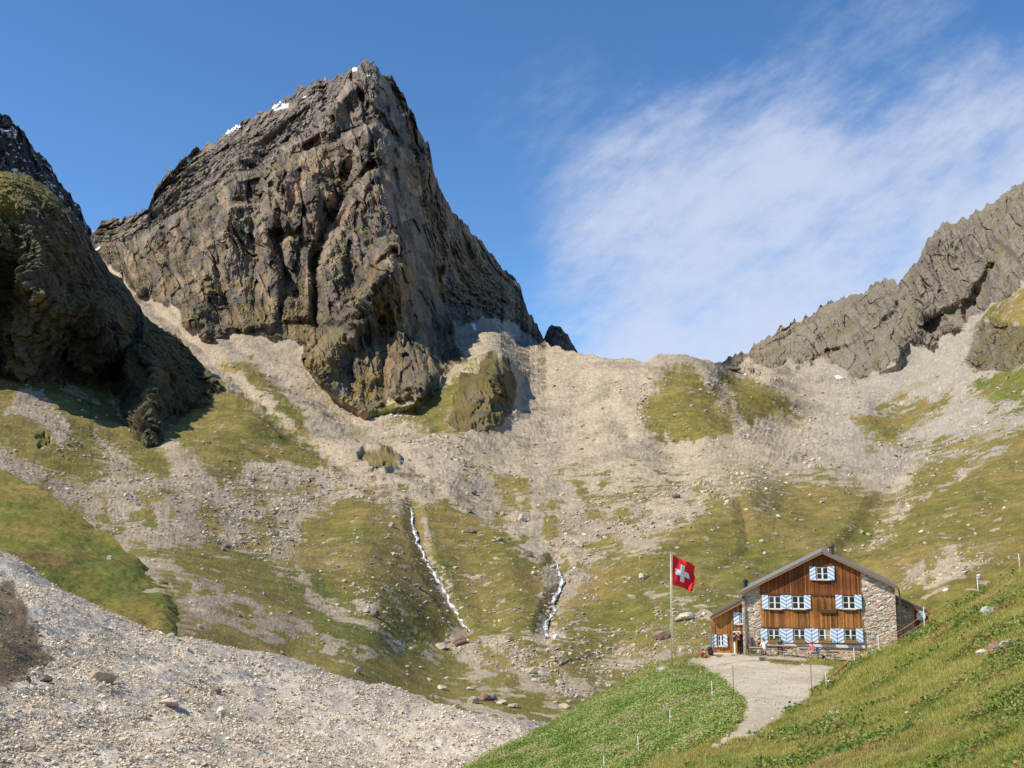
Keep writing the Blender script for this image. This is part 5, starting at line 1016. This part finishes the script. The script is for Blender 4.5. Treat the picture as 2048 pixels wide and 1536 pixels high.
# log lying in front of the benches
p0, _ = at(PLAT, 1519, 1323); p1, _ = at(PLAT, 1613, 1326); L_ = []; m = MB(); n = 26; rng = random.Random(4); ring = 12
d_ = Vector(p1)-Vector(p0)
for i in range(n+1):
    t = i/n; c = d_*t+Vector((0, 0, .14+.03*math.sin(t*5))); rr_ = (.10+.06*t)*(1+rng.uniform(-.05, .05)); u = Vector((0, 0, 1)); w_ = d_.normalized().cross(u)
    m.v += [tuple(c+(w_*math.cos(6.2832*k/ring)+u*math.sin(6.2832*k/ring))*rr_*(1+rng.uniform(-.04, .04))) for k in range(ring)]
m.f = [(i*ring+k, i*ring+(k+1) % ring, (i+1)*ring+(k+1) % ring, (i+1)*ring+k) for i in range(n) for k in range(ring)]+[tuple(reversed(range(ring))), tuple(n*ring+k for k in range(ring))]
lg = m.build('log', simple_mat('grey_log', (.40,.29,.21), .9, n=.35, ns=5, bump=.5), None, smooth=False); lg.location = p0; tag(lg, 'weathered grey log lying on the gravel before the benches', 'log')
# beer tables and benches (proto, then copies with their own parts)
def furniture(name, length, h, wdt, lab, cat, grp):
    t = empty(name); MB().box(-length/2, length/2, -wdt/2, wdt/2, h-.035, h).build('tabletop' if name == 'beer_table' else 'seat', M_PLANK, t, bevel=.006)
    for s in (-1, 1):
        x = s*(length/2-.3); MB().box(x-.02, x+.02, -wdt*.42, -wdt*.42+.04, 0, h-.036).box(x-.02, x+.02, wdt*.42-.04, wdt*.42, 0, h-.036).box(x-.018, x+.018, -wdt*.42+.04, wdt*.42-.04, .06, .1).box(x-.018, x+.018, -wdt*.42+.04, wdt*.42-.04, h-.09, h-.05).build('leg', M_GREEN, t)
    return tag(t, lab, cat, grp)
def copy_tree(o, parent=None):
    c = o.copy(); C.objects.link(c); c.parent = parent
    for ch in o.children: copy_tree(ch, c)
    return c
TB = furniture('beer_table', 2.2, .78, .55, 'x', 'table', 'tables in front of the hut'); BE = furniture('beer_bench', 2.2, .46, .26, 'x', 'bench', 'benches in front of the hut')
def xat(px, y): return hp(px, 1300, y)[0]
for k, (px, y, lab) in enumerate([(1563,-1.9,'wooden table with green legs where a dark-haired person leans'),(1613,-1.9,'wooden table with green legs behind the person in the pink hat'),(1690,-1.9,'wooden table with green legs at the right end by the white stake')]):
    t = TB if k == 0 else copy_tree(TB); x = xat(px, y); place(t, x, y, gz(x, y)); t['label'] = lab
for k, (px, y, lab) in enumerate([(1534,-2.75,'front bench on which the person in the white shirt sits'),(1590,-2.7,'front bench between the white shirt and the pink hat'),(1638,-2.7,'front bench on which the person in the pink hat sits'),(1692,-2.7,'front bench at the right end by the white stake'),(1563,-1.1,'back bench behind the table at the left window'),(1615,-1.1,'back bench behind the middle table'),(1690,-1.1,'back bench behind the right table'),(1640,-.45,'bench standing against the wall under the windows')]):
    t = BE if k == 0 else copy_tree(BE); x = xat(px, y); place(t, x, y, gz(x, y)); t['label'] = lab
x = xat(1513, -1.9); st = furniture('small_table', 1.1, .66, .5, 'small low wooden table at the left corner of the stone wall', 'table', 'tables in front of the hut'); place(st, x, -1.9, gz(x, -1.9))
tub = empty('plant_tub'); x = hp(1481.5, 1300, ANY-.35)[0]; place(tub, x, ANY-.4, z1_); tag(tub, 'green plant in a tub standing in the annex doorway', 'potted plant'); MB().tube((0, 0, 0), (0, 0, .2), .11, .15, 12).build('tub', M_POT, tub)
m = MB(); rng = random.Random(3)
for k in range(40): a = rng.uniform(0, 6.28); e = rng.uniform(.1, .22); m.tube((0, 0, .18), (math.cos(a)*e, math.sin(a)*e, .25+rng.uniform(0, .25)), .008, .035, 5)
m.build('leaves', simple_mat('tub_leaves', (.08,.20,.04), .7, n=.4, ns=20), tub)
# ================================================================== people
def mat_c(name, c): return simple_mat(name, c, .85, n=.12, ns=10)
SKIN = mat_c('skin', (.55,.34,.25)); 
def person(lab, J, mats, hair, loc, rz, hat=None):
    """J: joint -> position; one skinned body; mats: shirt, trousers, shoes, forearm, calf"""
    V = []; E = []; Rr = []; G = []
    def add(p, r, par, g):
        V.append(Vector(p)); Rr.append(r); G.append(g)
        if par is not None: E.append((par, len(V)-1))
        return len(V)-1
    pv = add(J['pelvis'], .135, None, 'legs'); w_ = add(Vector(J['pelvis']).lerp(Vector(J['chest']), .5), .125, pv, 'top'); ch = add(J['chest'], .15, w_, 'top'); nk = add(J['neck'], .058, ch, 'skin')
    hd = add(J['head'], .088, nk, 'skin'); ht = add(Vector(J['head'])+(Vector(J['head'])-Vector(J['neck'])).normalized()*.085, .078, hd, 'skin'); f = Vector((0, 1, 0)); add(Vector(J['head'])+f*.098, .02, hd, 'skin')
    for s in ('l', 'r'):
        hip = add(J['hip'+s], .095, pv, 'legs'); kn = add(J['knee'+s], .062, hip, 'legs'); an = add(J['ankle'+s], .042, kn, 'calf'); add(Vector(J['ankle'+s])+Vector(J.get('toe', (0, .16, -.05))), .035, an, 'shoe')
        sh = add(J['sh'+s], .062, ch, 'top'); el = add(J['el'+s], .045, sh, 'top'); wr = add(J['wr'+s], .03, el, 'fore'); d = (Vector(J['wr'+s])-Vector(J['el'+s])).normalized(); pm = add(Vector(J['wr'+s])+d*.06, .035, wr, 'skin')
        side = d.orthogonal().normalized()
        for q in range(4): b1 = add(V[pm]+d*.045+side*(.018*(q-1.5)), .011, pm, 'skin'); add(V[b1]+d*(.035+.008*(1.5-abs(q-1.5)))+d.cross(side)*.015, .009, b1, 'skin')
        b1 = add(V[pm]+side*.035+d*.01, .012, pm, 'skin'); add(V[b1]+side*.01+d*.03, .010, b1, 'skin')
    me = bpy.data.meshes.new('b'); me.from_pydata(V, E, []); o = bpy.data.objects.new('b', me); C.objects.link(o); m = o.modifiers.new('s', 'SKIN')
    for k, r in enumerate(Rr): me.skin_vertices[0].data[k].radius = (r, r)
    me.skin_vertices[0].data[0].use_root = True; ss = o.modifiers.new('u', 'SUBSURF'); ss.levels = 1; ss.render_levels = 1
    dg = bpy.context.evaluated_depsgraph_get(); nm = bpy.data.meshes.new_from_object(o.evaluated_get(dg)); bpy.data.objects.remove(o)
    keys = ['top', 'legs', 'skin', 'fore', 'calf', 'shoe']; 
    for k in keys: nm.materials.append(mats.get(k, SKIN))
    A_ = np.array([V[a] for a, b in E]); B_ = np.array([V[b] for a, b in E]); gg = [keys.index(G[b]) for a, b in E]; nm.materials.update() if hasattr(nm.materials, 'update') else None
    cen = np.array([p.center for p in nm.polygons]); d = B_-A_; t = np.clip(((cen[:, None]-A_[None])*d[None]).sum(2)/((d*d).sum(1)+1e-9)[None], 0, 1); dist = np.linalg.norm(cen[:, None]-A_[None]-d[None]*t[..., None], axis=2)-np.array([Rr[b] for a, b in E])[None]*.5
    nm.polygons.foreach_set('material_index', [gg[k] for k in dist.argmin(1)]); nm.polygons.foreach_set('use_smooth', [True]*len(nm.polygons))
    root = empty('person'); tag(root, lab, 'person', 'people at the hut'); o = bpy.data.objects.new('body', nm); link(o, root)
    h = Vector(J['head']); v, fc = ICO2[0].copy(), ICO2[1]; hv = v*np.array([.105, .115, .11]); hv = hv+np.array(h+Vector((0, -.022, .05))); keep = np.array([not (hv[t][:, 1].mean() > h.y+.035 and hv[t][:, 2].mean() < h.z+.08) for t in fc])
    hm = np_mesh('hair', hv, fc[keep], None, True, 3); obj('hair', hm, hair, root)
    if hat:
        MB().tube(h+Vector((0, 0, .085)), h+Vector((0, 0, .10)), .19, .18, 16).tube(h+Vector((0, 0, .10)), h+Vector((0, 0, .20)), .118, .095, 16).build('hat', hat, root)
    root.location = HM @ Vector(loc); root.rotation_euler = (0, 0, HRZ+rz); return root
def pose(kind='stand', lean=0.0, arms='down'):
    J = {}
    if kind == 'stand': z = .93; J['pelvis'] = (0, 0, z); kn = lambda s: (s*.11, .03, .5); an = lambda s: (s*.12, 0, .08)
    else: z = .55; J['pelvis'] = (0, 0, z); kn = lambda s: (s*.14, .43, .52); an = lambda s: (s*.15, .42+.06*s, .08)
    c = Vector((0, .36*math.sin(lean), z+.36*math.cos(lean))); J['chest'] = tuple(c); n_ = Vector((0, .56*math.sin(lean), z+.55*math.cos(lean))); J['neck'] = tuple(n_); J['head'] = tuple(n_+Vector((0, .03+.06*math.sin(lean), .12)))
    for s, k in ((-1, 'l'), (1, 'r')):
        J['hip'+k] = (s*.095, .01, z-.02); J['knee'+k] = kn(s); J['ankle'+k] = an(s); S_ = c+Vector((s*.19, 0, .12)); J['sh'+k] = tuple(S_)
        if arms == 'down': J['el'+k] = tuple(S_+Vector((s*.05, -.02, -.29))); J['wr'+k] = tuple(S_+Vector((s*.06, .04, -.53)))
        elif arms == 'fwd': J['el'+k] = tuple(S_+Vector((s*.05, .14, -.24))); J['wr'+k] = tuple(S_+Vector((s*.0, .38, -.24)))
        elif arms == 'chest': J['el'+k] = tuple(S_+Vector((s*.06, .08, -.27))); J['wr'+k] = tuple(S_+Vector((-s*.08, .24, -.12)))
        elif arms == 'lap': J['el'+k] = tuple(S_+Vector((s*.05, .06, -.28))); J['wr'+k] = tuple(S_+Vector((-s*.02, .28, -.36)))
    return J
BLK, WTR, MAR = mat_c('black_cloth', (.025,.025,.03)), mat_c('white_cloth', (.78,.77,.74)), mat_c('maroon_cloth', (.075,.018,.025)); DKG = mat_c('dark_green_cloth', (.07,.10,.07)); PNK = mat_c('pink_plaid', (.62,.16,.17)); PAL_ = mat_c('pale_shorts', (.66,.46,.42)); HB, HD = mat_c('brown_hair', (.14,.07,.035)), mat_c('dark_hair', (.03,.02,.018)); SHO = mat_c('dark_shoe', (.05,.045,.04)); JN = mat_c('dark_trousers', (.05,.055,.07)); ORT = mat_c('brown_cloth', (.24,.10,.05)); PNH = mat_c('pink_hat', (.72,.28,.30))
px0 = hp(1469.5, 1300, ANY-.9)[0]; person('person in a black top and white trousers standing on the annex doorstep', pose('stand', .02, 'down'), dict(top=BLK, legs=WTR, calf=WTR, shoe=WTR), HD, (px0, ANY-1.0, z1_), -1.3)
px0 = hp(1478.5, 1300, ANY-.8)[0]; person('person in dark maroon clothes standing in the annex doorway', pose('stand', .05, 'chest'), dict(top=MAR, legs=MAR, calf=MAR, shoe=SHO), HB, (px0, ANY-.75, z1_), 2.3)
def seat(px, y, rz, lab, J, mats, hair, hat=None, dz=0): x = xat(px, y); person(lab, J, mats, hair, (x, y, gz(x, y)+dz), rz, hat)
seat(1529, -2.75, .25, 'person in a white shirt sitting on the front bench with their back turned', pose('sit', .25, 'fwd'), dict(top=WTR, legs=JN, calf=JN, shoe=SHO), HB)
seat(1516, -1.2, -2.2, 'dark-haired person in brown sitting at the small table by the wall', pose('sit', .3, 'fwd'), dict(top=ORT, legs=JN, calf=JN, shoe=SHO), HD)
seat(1561, -1.15, 3.14, 'dark-haired person in a dark green top leaning over the left table', pose('sit', .42, 'fwd'), dict(top=DKG, legs=JN, calf=JN, shoe=SHO), HD, None, .1)
seat(1626, -2.75, 2.3, 'person in a pink plaid shirt and pink hat with bare legs on the front bench', pose('sit', .15, 'lap'), dict(top=PNK, legs=PAL_, calf=SKIN, shoe=SHO), HB, PNH)
# bags
def rucksack(lab, mat, mat2, px, y, z=None, s=1.0, rz=0, tilt=0):
    r = empty('rucksack'); x = hp(px, 1300, y)[0]; place(r, x, y, gz(x, y) if z is None else z, rz); r.rotation_euler[1] = tilt; tag(r, lab, 'rucksack', 'bags at the hut')
    v = ICO3[0].copy(); v = np.sign(v)*np.abs(v)**.7*np.array([.19, .13, .30])*s+np.array([0, 0, .28*s]); v[:, 0] *= 1-.25*(v[:, 2]/s-.28); obj('bag', np_mesh('bag', v, ICO3[1], None, True, 3), mat, r)
    v = ICO2[0].copy(); v = np.sign(v)*np.abs(v)**.8*np.array([.15, .07, .13])*s+np.array([0, -.14*s, .18*s]); obj('pocket', np_mesh('pocket', v, ICO2[1], None, True, 3), mat2, r)
    MB().tube((-.09*s, -.13*s, .1*s), (-.10*s, -.15*s, .5*s), .012).tube((.09*s, -.13*s, .1*s), (.10*s, -.15*s, .5*s), .012).build('strap', BLK, r)
RDC = mat_c('red_cloth', (.36,.05,.04)); BLU = mat_c('blue_cloth', (.22,.33,.62))
rucksack('large black rucksack leaning at the left end of the doorstep', mat_c('black_bag', (.03,.025,.03)), MAR, 1422, -.5, z1_, 1.15, .2, -.15); rucksack('red and orange rucksack lying left of the black one', RDC, mat_c('orange_cloth', (.45,.16,.08)), 1411, -1.4, None, 1.0, .6, -.75)
rucksack('light blue bag on the bench beside the person in the pink hat', BLU, BLU, 1635.5, -2.6, gz(xat(1636, -2.7), -2.7)+.46, .75, .1); rucksack('black bag with a white patch lying under the bench right of the pink hat', mat_c('black_bag', (.03,.025,.03)), WTR, 1645, -2.6, None, .7, 1.2, .9)
print('done', time.time()-T0)
